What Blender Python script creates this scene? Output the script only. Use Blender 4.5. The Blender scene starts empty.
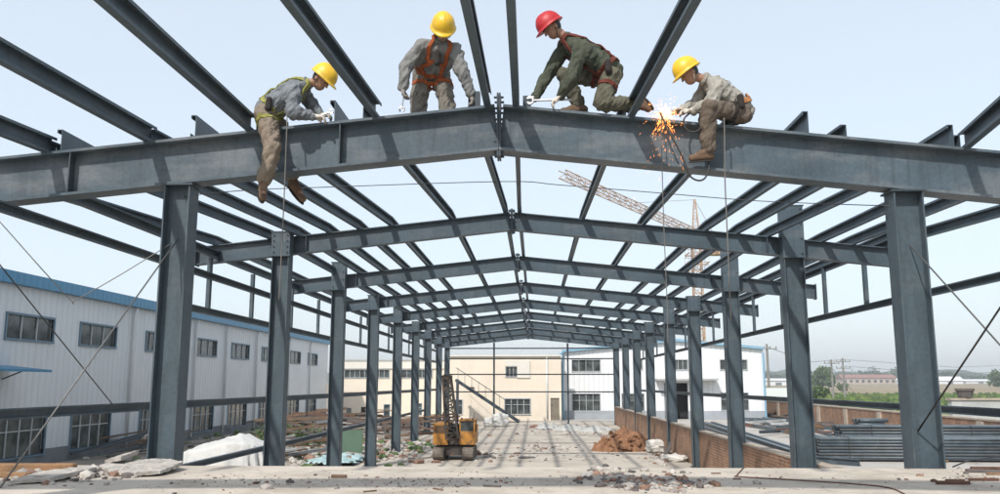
import bpy, bmesh, math, random
from mathutils import Vector, Matrix, noise
from mathutils.bvhtree import BVHTree

R = math.radians
V = Vector
scene = bpy.context.scene
col = scene.collection

# ------------------------------------------------------------------ camera
CAM_Z = 2.27
FPX, CX, CY = 840.0, 500.0, 247.0          # focal length and centre in the photo's pixels
PITCH = math.atan(137 / FPX)
YAW = math.atan(35 * math.cos(PITCH) / FPX)
cam_d = bpy.data.cameras.new('camera')
cam = bpy.data.objects.new('camera', cam_d)
col.objects.link(cam)
cam.location = (0, 0, CAM_Z)
cam.rotation_euler = (math.pi / 2 + PITCH, 0, YAW)
cam_d.sensor_width = 36.0
cam_d.lens = 36.0 * FPX / 1000.0
cam_d.clip_end = 6000
cam_d.clip_start = 0.05
scene.camera = cam

# ------------------------------------------------------------------ light
LDIR = V((0.40, 0.88, -1.0)).normalized()   # direction the sunlight travels
SUN_EL = math.asin(-LDIR.z)
world = bpy.data.worlds.new('World')
scene.world = world
world.use_nodes = True
wn, wl = world.node_tree.nodes, world.node_tree.links
wn.clear()
sky = wn.new('ShaderNodeTexSky')
sky.sky_type = 'NISHITA'
sky.sun_disc = False
sky.sun_elevation = SUN_EL
sky.sun_rotation = math.atan2(-LDIR.x, -LDIR.y)
sky.altitude = 50
sky.air_density = 1.0
sky.dust_density = 2.0
sky.ozone_density = 1.0
hs = wn.new('ShaderNodeHueSaturation')
hs.inputs['Saturation'].default_value = 0.85
veil = wn.new('ShaderNodeMix')                  # thin summer haze over the whole sky
veil.data_type = 'RGBA'
veil.inputs[0].default_value = 0.46
veil.inputs[7].default_value = (8.0, 8.85, 9.5, 1)
bg = wn.new('ShaderNodeBackground')
bg.inputs['Strength'].default_value = 0.125
wo = wn.new('ShaderNodeOutputWorld')
wl.new(sky.outputs[0], hs.inputs['Color'])
wl.new(hs.outputs[0], veil.inputs[6])
wl.new(veil.outputs[2], bg.inputs['Color'])
wl.new(bg.outputs[0], wo.inputs['Surface'])

sun_d = bpy.data.lights.new('sun', 'SUN')
sun_d.energy = 3.5
sun_d.angle = R(1.4)
sun_d.color = (1.0, 0.955, 0.89)
sun = bpy.data.objects.new('sun', sun_d)
col.objects.link(sun)
sun.location = (-30, -40, 60)
sun.rotation_euler = LDIR.to_track_quat('-Z', 'Y').to_euler()

vs = scene.view_settings
vs.view_transform = 'Standard'
vs.look = 'None'
vs.gamma = 1
vs.exposure = 0.30
vs.use_curve_mapping = False

# ------------------------------------------------------------------ pixel helpers
CAM_M = Matrix.Translation((0, 0, CAM_Z)) @ cam.rotation_euler.to_matrix().to_4x4()
def ray(px, py):
    return (CAM_M.to_3x3() @ V(((px - CX) / FPX, -(py - CY) / FPX, -1.0)))
def P(px, py, Y):                             # the point of a photo pixel at depth Y
    d = ray(px, py)
    return V((0, 0, CAM_Z)) + d * (Y / d.y)
def G(px, py, z=0.0):                         # the point of a photo pixel on a level plane
    d = ray(px, py)
    return V((0, 0, CAM_Z)) + d * ((z - CAM_Z) / d.z)
def PX(px, py, X):                            # the point of a photo pixel on a plane X = const
    d = ray(px, py)
    return V((0, 0, CAM_Z)) + d * (X / d.x)

# ------------------------------------------------------------------ materials
def _principled(name):
    m = bpy.data.materials.new(name)
    m.use_nodes = True
    nt = m.node_tree
    return m, nt, nt.nodes['Principled BSDF']
def _ramp(nt, fac, stops):
    r = nt.nodes.new('ShaderNodeValToRGB')
    while len(r.color_ramp.elements) < len(stops):
        r.color_ramp.elements.new(0.5)
    for e, (p, c) in zip(r.color_ramp.elements, stops):
        e.position = p
        e.color = (c[0], c[1], c[2], 1)
    nt.links.new(fac, r.inputs[0])
    return r.outputs[0]
def _noise(nt, vec, scale, detail=4, rough=0.55):
    n = nt.nodes.new('ShaderNodeTexNoise')
    n.inputs['Scale'].default_value = scale
    n.inputs['Detail'].default_value = detail
    n.inputs['Roughness'].default_value = rough
    if vec is not None:
        nt.links.new(vec, n.inputs['Vector'])
    return n.outputs['Fac']
def _coord(nt, which='Object', scale=None):
    t = nt.nodes.new('ShaderNodeTexCoord')
    o = t.outputs[which]
    if scale:
        mp = nt.nodes.new('ShaderNodeMapping')
        mp.inputs['Scale'].default_value = scale
        nt.links.new(o, mp.inputs['Vector'])
        o = mp.outputs[0]
    return o
def _mix(nt, fac, a, b, mode='MIX'):
    n = nt.nodes.new('ShaderNodeMix')
    n.data_type = 'RGBA'
    n.blend_type = mode
    for s, v in ((n.inputs[0], fac), (n.inputs[6], a), (n.inputs[7], b)):
        if isinstance(v, (int, float)):
            s.default_value = v
        elif isinstance(v, (tuple, list)):
            s.default_value = (v[0], v[1], v[2], 1)
        else:
            nt.links.new(v, s)
    return n.outputs[2]
def _bump(nt, bsdf, h, strength, dist=0.02):
    b = nt.nodes.new('ShaderNodeBump')
    b.inputs['Strength'].default_value = strength
    b.inputs['Distance'].default_value = dist
    nt.links.new(h, b.inputs['Height'])
    nt.links.new(b.outputs[0], bsdf.inputs['Normal'])
def gz(Y):                                    # the far fields rise gently towards the horizon
    return max(0.0, (Y - 190) * 0.0068)
def sc3(c, k):
    return tuple(min(1, x * k) for x in c)

def mat(name, c, rough=0.7, var=0.25, scale=4.0, bump=0.0, bscale=None, metal=0.0, c2=None, c2lo=0.55, c2hi=0.7, stretch=None, spec=None):
    """a base colour with two sizes of mottling and, if c2 is given, patches of a second colour"""
    m, nt, b = _principled(name)
    co = _coord(nt, 'Object', stretch)
    n1 = _noise(nt, co, scale)
    base = _ramp(nt, n1, [(0.25, sc3(c, 1 - var)), (0.75, sc3(c, 1 + var))])
    n2 = _noise(nt, co, scale * 9, 3)
    fine = _ramp(nt, n2, [(0.3, (1 - var * .5,) * 3), (0.7, (1.0,) * 3)])
    out = _mix(nt, 1.0, base, fine, 'MULTIPLY')
    if c2:
        n3 = _noise(nt, co, scale * 0.8 + 0.37, 5, 0.65)
        f = _ramp(nt, n3, [(c2lo, (0, 0, 0)), (c2hi, (1, 1, 1))])
        out = _mix(nt, f, out, c2)
    nt.links.new(out, b.inputs['Base Color'])
    b.inputs['Roughness'].default_value = rough
    b.inputs['Metallic'].default_value = metal
    if spec is not None:
        b.inputs['Specular IOR Level'].default_value = spec
    if bump:
        _bump(nt, b, _noise(nt, co, bscale or scale * 6, 5, 0.6), bump)
    return m

def mat_ribbed(name, c, axis, pitch, rough=0.45, bump=0.6, var=0.08, grime=None):
    m, nt, b = _principled(name)
    co = _coord(nt)
    w = nt.nodes.new('ShaderNodeTexWave')
    w.bands_direction = axis
    w.inputs['Scale'].default_value = 1.0 / pitch * 0.314
    nt.links.new(co, w.inputs['Vector'])
    n1 = _noise(nt, co, 0.6)
    base = _ramp(nt, n1, [(0.3, sc3(c, 1 - var)), (0.7, sc3(c, 1 + var))])
    st = _coord(nt, 'Object', (1.5, 1.5, 0.12))
    streak = _noise(nt, st, 3.0, 6, 0.7)
    f = _ramp(nt, streak, [(0.52, (0, 0, 0)), (0.8, (.55, .55, .55))])
    out = _mix(nt, f, base, grime or sc3(c, 0.6))
    joint = _ramp(nt, w.outputs['Fac'], [(0.0, (.82, .83, .84)), (0.10, (1, 1, 1))])   # groove shading painted into the colour, as the ribs' bump barely shows
    out = _mix(nt, 1.0, out, joint, 'MULTIPLY')
    nt.links.new(out, b.inputs['Base Color'])
    b.inputs['Roughness'].default_value = rough
    rr = _ramp(nt, w.outputs['Fac'], [(0.35, (0, 0, 0)), (0.65, (1, 1, 1))])
    _bump(nt, b, rr, bump, 0.03)
    return m

def mat_brick(name, c1, c2, mortar, plane='XZ', bw=0.24, bh=0.065):
    m, nt, b = _principled(name)
    co = _coord(nt)
    s = nt.nodes.new('ShaderNodeSeparateXYZ')
    nt.links.new(co, s.inputs[0])
    cb = nt.nodes.new('ShaderNodeCombineXYZ')
    nt.links.new(s.outputs['X' if plane == 'XZ' else 'Y'], cb.inputs[0])
    nt.links.new(s.outputs['Z'], cb.inputs[1])
    br = nt.nodes.new('ShaderNodeTexBrick')
    br.inputs['Scale'].default_value = 1.0
    br.inputs['Brick Width'].default_value = bw
    br.inputs['Row Height'].default_value = bh
    br.inputs['Mortar Size'].default_value = 0.010
    br.inputs['Color1'].default_value = (*c1, 1)
    br.inputs['Color2'].default_value = (*c2, 1)
    br.inputs['Mortar'].default_value = (*mortar, 1)
    nt.links.new(cb.outputs[0], br.inputs['Vector'])
    n = _noise(nt, co, 2.2, 6, 0.65)
    f = _ramp(nt, n, [(0.35, (.62, .6, .58)), (0.7, (1.15, 1.12, 1.1))])
    out = _mix(nt, 1.0, br.outputs['Color'], f, 'MULTIPLY')
    nt.links.new(out, b.inputs['Base Color'])
    b.inputs['Roughness'].default_value = 0.9
    _bump(nt, b, br.outputs['Fac'], -0.5, 0.01)
    return m

def mat_emit(name, c, s):
    m, nt, b = _principled(name)
    b.inputs['Base Color'].default_value = (*c, 1)
    b.inputs['Emission Color'].default_value = (*c, 1)
    b.inputs['Emission Strength'].default_value = s
    return m

def mat_steel(name, c, dust=(0.20, 0.22, 0.225), amount=(0.56, 0.74), rust=(0.12, 0.065, 0.04)):
    """shop primer: mottled blue-grey paint with chalky scuffs, fine streaks and a few rust specks"""
    m, nt, b = _principled(name)
    co = _coord(nt)
    base = _ramp(nt, _noise(nt, co, 1.3, 5, 0.6), [(0.25, sc3(c, 0.72)), (0.5, c), (0.78, sc3(c, 1.28))])
    st = _coord(nt, 'Object', (0.7, 0.7, 2.2))
    scuff = _ramp(nt, _noise(nt, st, 1.15, 8, 0.62), [(amount[0], (0, 0, 0)), (amount[1], (.5, .5, .5))])
    o = _mix(nt, scuff, base, dust)
    fine = _ramp(nt, _noise(nt, co, 28, 4, 0.7), [(0.3, (.82, .82, .82)), (0.7, (1.1, 1.1, 1.1))])
    o = _mix(nt, 1.0, o, fine, 'MULTIPLY')
    run = _ramp(nt, _noise(nt, _coord(nt, 'Object', (5, 5, .35)), 2.6, 6, .7), [(0.50, (1, 1, 1)), (0.72, (.70, .68, .66))])   # runs and dirt streaks
    o = _mix(nt, 1.0, o, run, 'MULTIPLY')
    rs = _ramp(nt, _noise(nt, co, 6.3, 8, 0.75), [(0.66, (0, 0, 0)), (0.76, (.8, .8, .8))])
    o = _mix(nt, rs, o, rust)
    nt.links.new(o, b.inputs['Base Color'])
    b.inputs['Roughness'].default_value = 0.5
    b.inputs['Specular IOR Level'].default_value = 0.4
    _bump(nt, b, _noise(nt, co, 18, 4, 0.6), 0.12, 0.01)
    return m

def mat_floor(name, c, k):
    """old site concrete: cloudy patches, damp stains, dirt speckle and hairline cracks"""
    m, nt, b = _principled(name)
    co = _coord(nt)
    base = _ramp(nt, _noise(nt, co, .45 * k, 6, .6), [(.25, sc3(c, .80)), (.5, c), (.75, sc3(c, 1.13))])
    st = _ramp(nt, _noise(nt, co, 1.1 * k, 9, .68), [(.46, (0, 0, 0)), (.68, (.85, .85, .85))])
    o = _mix(nt, st, base, sc3((c[0], c[1] * .97, c[2] * .93), .62))
    sp = _ramp(nt, _noise(nt, co, 22 * k, 5, .75), [(.60, (0, 0, 0)), (.72, (.75, .75, .75))])
    o = _mix(nt, sp, o, sc3((c[0], c[1] * .93, c[2] * .86), .42))
    vo = nt.nodes.new('ShaderNodeTexVoronoi')
    vo.feature = 'DISTANCE_TO_EDGE'
    vo.inputs['Scale'].default_value = .33 * k
    wv = nt.nodes.new('ShaderNodeVectorMath')
    wv.operation = 'ADD'
    nz = nt.nodes.new('ShaderNodeTexNoise')
    nz.inputs['Scale'].default_value = 1.3 * k
    nz.inputs['Detail'].default_value = 5
    nt.links.new(co, nz.inputs['Vector'])
    nt.links.new(co, wv.inputs[0])
    nt.links.new(nz.outputs['Color'], wv.inputs[1])
    nt.links.new(wv.outputs[0], vo.inputs['Vector'])
    cr = _ramp(nt, vo.outputs['Distance'], [(0.0, (.55, .55, .55)), (.006, (0, 0, 0))])
    o = _mix(nt, cr, o, sc3(c, .3))
    nt.links.new(o, b.inputs['Base Color'])
    b.inputs['Roughness'].default_value = .92
    b.inputs['Specular IOR Level'].default_value = .25
    _bump(nt, b, _noise(nt, co, 9 * k, 7, .65), .4, .02)
    return m

M = {}
M['steel'] = mat_steel('steel_paint', (0.060, 0.088, 0.110), dust=(0.17, 0.18, 0.185), amount=(0.50, 0.70))
M['steel_dark'] = mat_steel('steel_paint_dark', (0.045, 0.063, 0.078), amount=(0.6, 0.8))
M['steel_col'] = mat_steel('column_paint', (0.062, 0.089, 0.108), dust=(0.16, 0.17, 0.175), amount=(0.53, 0.76))
M['steel_front'] = mat_steel('scuffed_beam_paint', (0.064, 0.092, 0.114), dust=(0.19, 0.205, 0.215), amount=(0.47, 0.60))
M['bolt'] = mat('bolt_metal', (0.06, 0.06, 0.06), 0.5, 0.3, 20, metal=0.6)
M['wire'] = mat('wire_metal', (0.16, 0.16, 0.155), 0.5, 0.2, 8, metal=0.5)
M['dark_wire'] = mat('dark_wire', (0.035, 0.035, 0.037), 0.6, 0.2, 8)
M['rope'] = mat('rope_fibre', (0.16, 0.155, 0.145), 0.9, 0.25, 30)
M['rubber'] = mat('rubber_hose', (0.035, 0.033, 0.032), 0.7, 0.3, 20)
M['concrete'] = mat_floor('floor_concrete', (0.46, 0.411, 0.352), 0.55)
M['slab'] = mat_floor('slab_concrete', (0.49, 0.437, 0.373), 1.6)
M['yard'] = mat('yard_concrete', (0.40, 0.375, 0.345), 0.92, 0.12, 0.4, 0.3, 6, c2=(0.24, 0.21, 0.18), c2lo=0.5, c2hi=0.72)
M['earth'] = mat('bare_earth', (0.27, 0.235, 0.195), 0.95, 0.22, 0.7, 0.5, 7, c2=(0.16, 0.16, 0.09), c2lo=0.55, c2hi=0.7)
M['grass'] = mat('meadow_grass', (0.115, 0.19, 0.038), 0.95, 0.35, 0.09, 0.6, 1.5, c2=(0.19, 0.205, 0.065), c2lo=0.48, c2hi=0.62, stretch=(1, .35, 1))
M['tilled'] = mat('tilled_field', (0.27, 0.20, 0.13), 0.95, 0.25, 0.03, 0.3, 1, c2=(0.16, 0.17, 0.06), c2lo=0.5, c2hi=0.62, stretch=(1, .4, 1))
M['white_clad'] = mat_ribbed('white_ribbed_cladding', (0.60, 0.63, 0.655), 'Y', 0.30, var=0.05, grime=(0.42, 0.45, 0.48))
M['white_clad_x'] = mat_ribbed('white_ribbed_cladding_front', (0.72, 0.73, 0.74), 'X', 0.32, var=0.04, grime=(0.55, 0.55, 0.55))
M['blue_trim'] = mat_ribbed('blue_sheet', (0.035, 0.20, 0.36), 'Y', 0.3, rough=0.4, bump=0.2, grime=(0.06, 0.22, 0.33))
M['pale_blue'] = mat('pale_blue_trim', (0.20, 0.36, 0.48), 0.5, 0.1, 2)
M['plinth'] = mat('grey_plinth', (0.155, 0.17, 0.185), 0.9, 0.25, 1.5, 0.3, c2=(0.10, 0.105, 0.11))
M['plinth_pale'] = mat('pale_plinth', (0.32, 0.35, 0.38), 0.9, 0.12, 1.2, 0.2)
M['cream'] = mat('cream_render', (0.72, 0.64, 0.53), 0.9, 0.06, 0.5, 0.15, c2=(0.63, 0.55, 0.45), c2lo=.5, c2hi=.8)
M['cream_pale'] = mat('pale_render', (0.66, 0.63, 0.57), 0.9, 0.07, 0.5, 0.15)
M['win_frame'] = mat('window_frame_paint', (0.10, 0.17, 0.23), 0.5, 0.15, 4)
M['win_bar'] = mat('window_bar', (0.42, 0.44, 0.45), 0.5, 0.15, 4)
M['dark'] = mat('dark_interior', (0.018, 0.018, 0.02), 0.8, 0.3, 2)
M['door_paint'] = mat('door_paint', (0.20, 0.17, 0.13), 0.7, 0.2, 2)
M['downpipe'] = mat('downpipe_plastic', (0.62, 0.64, 0.65), 0.5, 0.06, 2)
def mat_glass(name, c):
    m, nt, b = _principled(name)
    co = _coord(nt)
    o = _ramp(nt, _noise(nt, co, 1.7, 3), [(0.35, sc3(c, 0.45)), (0.65, sc3(c, 1.8))])
    nt.links.new(o, b.inputs['Base Color'])
    b.inputs['Roughness'].default_value = 0.12
    return m
M['glass'] = mat_glass('dusty_glass', (0.055, 0.065, 0.065))
M['brick'] = mat_brick('orange_brick_side', (0.36, 0.175, 0.09), (0.25, 0.115, 0.06), (0.33, 0.27, 0.21), 'YZ')
M['brick_x'] = mat_brick('orange_brick_front', (0.36, 0.20, 0.115), (0.28, 0.15, 0.08), (0.36, 0.30, 0.24), 'XZ')
M['coping'] = mat('mortar_coping', (0.38, 0.32, 0.26), 0.95, 0.2, 3, 0.4)
M['conc_wall'] = mat('weathered_concrete', (0.42, 0.43, 0.42), 0.9, 0.2, 0.9, 0.3, c2=(0.2, 0.21, 0.2), c2lo=.55, c2hi=.75)
M['orange'] = mat('orange_machine_paint', (0.42, 0.185, 0.026), 0.55, 0.3, 5, 0.15, c2=(0.13, 0.065, 0.03), c2lo=0.50, c2hi=0.64)
M['machine_dark'] = mat('oily_dark_steel', (0.055, 0.045, 0.038), 0.6, 0.4, 8, c2=(0.15, 0.07, 0.03), c2lo=.55, c2hi=.7)
M['track'] = mat('dusty_track', (0.17, 0.14, 0.115), 0.85, 0.35, 9, 0.4)
M['crane'] = mat('tower_crane_paint', (0.44, 0.27, 0.16), 0.6, 0.15, 1, c2=(0.5, 0.38, 0.29), c2lo=.5, c2hi=.65)
M['tarp'] = mat('white_tarpaulin', (0.52, 0.52, 0.505), 0.6, 0.12, 3, 0.8, 7, c2=(0.44, 0.43, 0.40), c2lo=.52, c2hi=.75)
M['pale_sheeting'] = mat('dirty_pale_sheeting', (0.42, 0.42, 0.40), 0.7, 0.2, 4, 0.8, 8, c2=(0.25, 0.245, 0.23), c2lo=.5, c2hi=.68)
M['teal_tarp'] = mat('faded_teal_tarp', (0.33, 0.46, 0.47), 0.6, 0.15, 4, 0.4)
M['green_panel'] = mat('green_sheet', (0.045, 0.105, 0.062), 0.6, 0.2, 2, 0.1)
M['timber'] = mat('weathered_timber', (0.15, 0.095, 0.06), 0.9, 0.4, 5, 0.4, c2=(0.24, 0.16, 0.10))
M['orange_timber'] = mat('fresh_timber', (0.25, 0.14, 0.07), 0.85, 0.35, 7, 0.3, c2=(0.2, 0.11, 0.05))
M['rust'] = mat('rusted_steel', (0.115, 0.058, 0.04), 0.85, 0.4, 7, 0.3, c2=(0.10, 0.055, 0.04))
M['rock'] = mat('broken_concrete', (0.36, 0.33, 0.30), 0.95, 0.3, 6, 0.5, c2=(0.21, 0.165, 0.14))
M['rock_pale'] = mat('pale_rubble', (0.45, 0.42, 0.38), 0.95, 0.25, 6, 0.6, c2=(0.26, 0.235, 0.21), c2lo=.5, c2hi=.7)
M['rock_brown'] = mat('brown_rubble', (0.24, 0.145, 0.105), 0.95, 0.35, 6, 0.5)
M['rock_dark'] = mat('dark_rubble', (0.12, 0.105, 0.10), 0.95, 0.35, 6, 0.5)
M['clay'] = mat('orange_clay', (0.27, 0.135, 0.07), 0.95, 0.4, 4, 0.9, c2=(0.13, 0.06, 0.03))
M['pipe_end'] = mat('pipe_paint', (0.065, 0.088, 0.105), 0.45, 0.3, 3, c2=(0.13, 0.155, 0.17))
M['pipe_b'] = mat('pipe_paint_lighter', (0.10, 0.125, 0.14), 0.4, 0.3, 3)
M['pipe_c'] = mat('pipe_paint_dusty', (0.075, 0.085, 0.092), 0.5, 0.3, 3, c2=(0.12, 0.12, 0.115))
M['sack_cloth'] = mat('woven_sack', (0.56, 0.54, 0.50), 0.8, 0.12, 5, 0.6, 9, c2=(0.4, 0.36, 0.31))
M['strap_white'] = mat('white_strap', (0.7, 0.7, 0.7), 0.6, 0.05, 3)
M['pole'] = mat('pole_concrete', (0.22, 0.21, 0.20), 0.9, 0.2, 2)
M['roof_red'] = mat('red_tile_roof', (0.26, 0.13, 0.105), 0.9, 0.15, 0.5)
M['shed'] = mat('shed_white', (0.66, 0.68, 0.69), 0.7, 0.06, 0.2)
M['house'] = mat('far_house_wall', (0.40, 0.34, 0.29), 0.9, 0.1, 0.4)
M['bark'] = mat('bark', (0.12, 0.09, 0.065), 0.95, 0.3, 6, 0.5)
M['leaf'] = mat('foliage_mid', (0.07, 0.125, 0.035), 0.85, 0.35, 1.2)
M['leaf_far'] = mat('foliage_far', (0.05, 0.083, 0.04), 0.9, 0.35, 0.15)
M['hill'] = mat('far_woodland', (0.05, 0.08, 0.05), 0.95, 0.35, 0.02, 0.0)
M['weed'] = mat('weed_leaf', (0.075, 0.12, 0.035), 0.85, 0.35, 3)
# people
def cloth(name, c, c2=None, lo=0.56, hi=0.66, scale=9, spec=0.2):
    return mat(name, c, 0.92, 0.24, scale, 0.8, 30, c2=c2, c2lo=lo, c2hi=hi, spec=spec)
M['skin'] = mat('skin', (0.30, 0.165, 0.105), 0.55, 0.1, 12)
M['hair'] = mat('black_hair', (0.012, 0.011, 0.011), 0.6, 0.2, 40)
M['eye'] = mat('eye_dark', (0.03, 0.025, 0.022), 0.3, 0.1, 40)
M['helmet_yellow'] = mat('yellow_helmet_shell', (0.70, 0.43, 0.015), 0.42, 0.08, 9, 0.05, c2=(0.46, 0.30, 0.05), c2lo=.54, c2hi=.70)
M['helmet_red'] = mat('red_helmet_shell', (0.40, 0.008, 0.012), 0.5, 0.08, 9, 0.05, c2=(0.25, 0.02, 0.025), c2lo=.56, c2hi=.72)
M['jacket_blue_grey'] = cloth('blue_grey_work_jacket', (0.175, 0.19, 0.205), (0.13, 0.145, 0.155))
M['jacket_grey'] = cloth('grey_work_jacket', (0.20, 0.20, 0.195), (0.16, 0.16, 0.155))
M['jacket_olive'] = cloth('olive_camouflage_jacket', (0.068, 0.076, 0.055), (0.033, 0.042, 0.03))
M['jacket_beige'] = cloth('pale_beige_work_jacket', (0.31, 0.295, 0.26), (0.25, 0.235, 0.21))
M['trouser_khaki'] = cloth('khaki_work_trousers', (0.225, 0.185, 0.145), (0.17, 0.135, 0.105))
M['trouser_camo'] = cloth('grey_camouflage_trousers', (0.19, 0.175, 0.15), (0.09, 0.075, 0.06), scale=13)
M['trouser_olive'] = cloth('olive_camouflage_trousers', (0.115, 0.11, 0.08), (0.06, 0.062, 0.045), scale=12)
M['trouser_brown'] = cloth('brown_work_trousers', (0.135, 0.108, 0.085), (0.09, 0.072, 0.057))
M['glove'] = cloth('white_cotton_glove', (0.58, 0.53, 0.46), (0.36, 0.31, 0.26))
M['glove_grey'] = cloth('grey_work_glove', (0.24, 0.225, 0.2), (0.12, 0.11, 0.1))
M['boot_brown'] = cloth('brown_leather_boot', (0.16, 0.105, 0.07), (0.09, 0.06, 0.045))
M['boot_dark'] = cloth('dark_leather_boot', (0.05, 0.04, 0.034), (0.09, 0.07, 0.055))
M['sole'] = mat('boot_sole', (0.03, 0.028, 0.026), 0.8, 0.2, 20)
M['harness_lime'] = cloth('lime_webbing', (0.27, 0.265, 0.075), (0.16, 0.16, 0.06))
M['harness_orange'] = cloth('orange_webbing', (0.33, 0.085, 0.028), (0.2, 0.055, 0.025))
M['belt'] = cloth('tan_leather_belt', (0.34, 0.15, 0.06), (0.22, 0.10, 0.045))
M['harness_red'] = cloth('faded_red_webbing', (0.13, 0.035, 0.024), (0.085, 0.03, 0.022))
M['harness_dark'] = cloth('dark_webbing', (0.035, 0.03, 0.028))
M['chrome'] = mat('wrench_chrome', (0.55, 0.55, 0.55), 0.3, 0.1, 10, metal=0.9)
M['spark'] = mat_emit('hot_spark', (1.0, 0.30, 0.06), 2.2)
M['spark_hot'] = mat_emit('white_hot_spark', (1.0, 0.40, 0.09), 4.0)
M['arc'] = mat_emit('welding_arc', (1.0, 0.62, 0.26), 9.0)

# ------------------------------------------------------------------ object helpers
def root_loc(o):
    l = V((0, 0, 0))
    while o is not None:
        l = l + o.location
        o = o.parent
    return l
def tag(o, label=None, cat=None, group=None, kind=None):
    if label: o['label'] = label
    if cat: o['category'] = cat
    if group: o['group'] = group
    if kind: o['kind'] = kind
    return o
def empty(name, loc, label, cat, group=None):
    o = bpy.data.objects.new(name, None)
    o.empty_display_size = 0.2
    col.objects.link(o)
    o.location = loc
    return tag(o, label, cat, group)
def link_mesh(name, me, mats, parent=None, origin=None):
    """link a mesh given in world coordinates as one object, under parent or with its origin at origin"""
    o = bpy.data.objects.new(name, me)
    col.objects.link(o)
    for m in (mats if isinstance(mats, (list, tuple)) else [mats]):
        me.materials.append(m)
    off = V((0, 0, 0))
    if parent is not None:
        o.parent = parent
        off = root_loc(parent)
    elif origin is not None:
        o.location = origin
        off = V(origin)
    if off.length > 0:
        me.transform(Matrix.Translation(-off))
    return o
def copy_tree(o, parent=None):
    c = o.copy()
    col.objects.link(c)
    if parent is not None:
        c.parent = parent
    for ch in list(o.children):
        copy_tree(ch, c)
    return c

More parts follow.
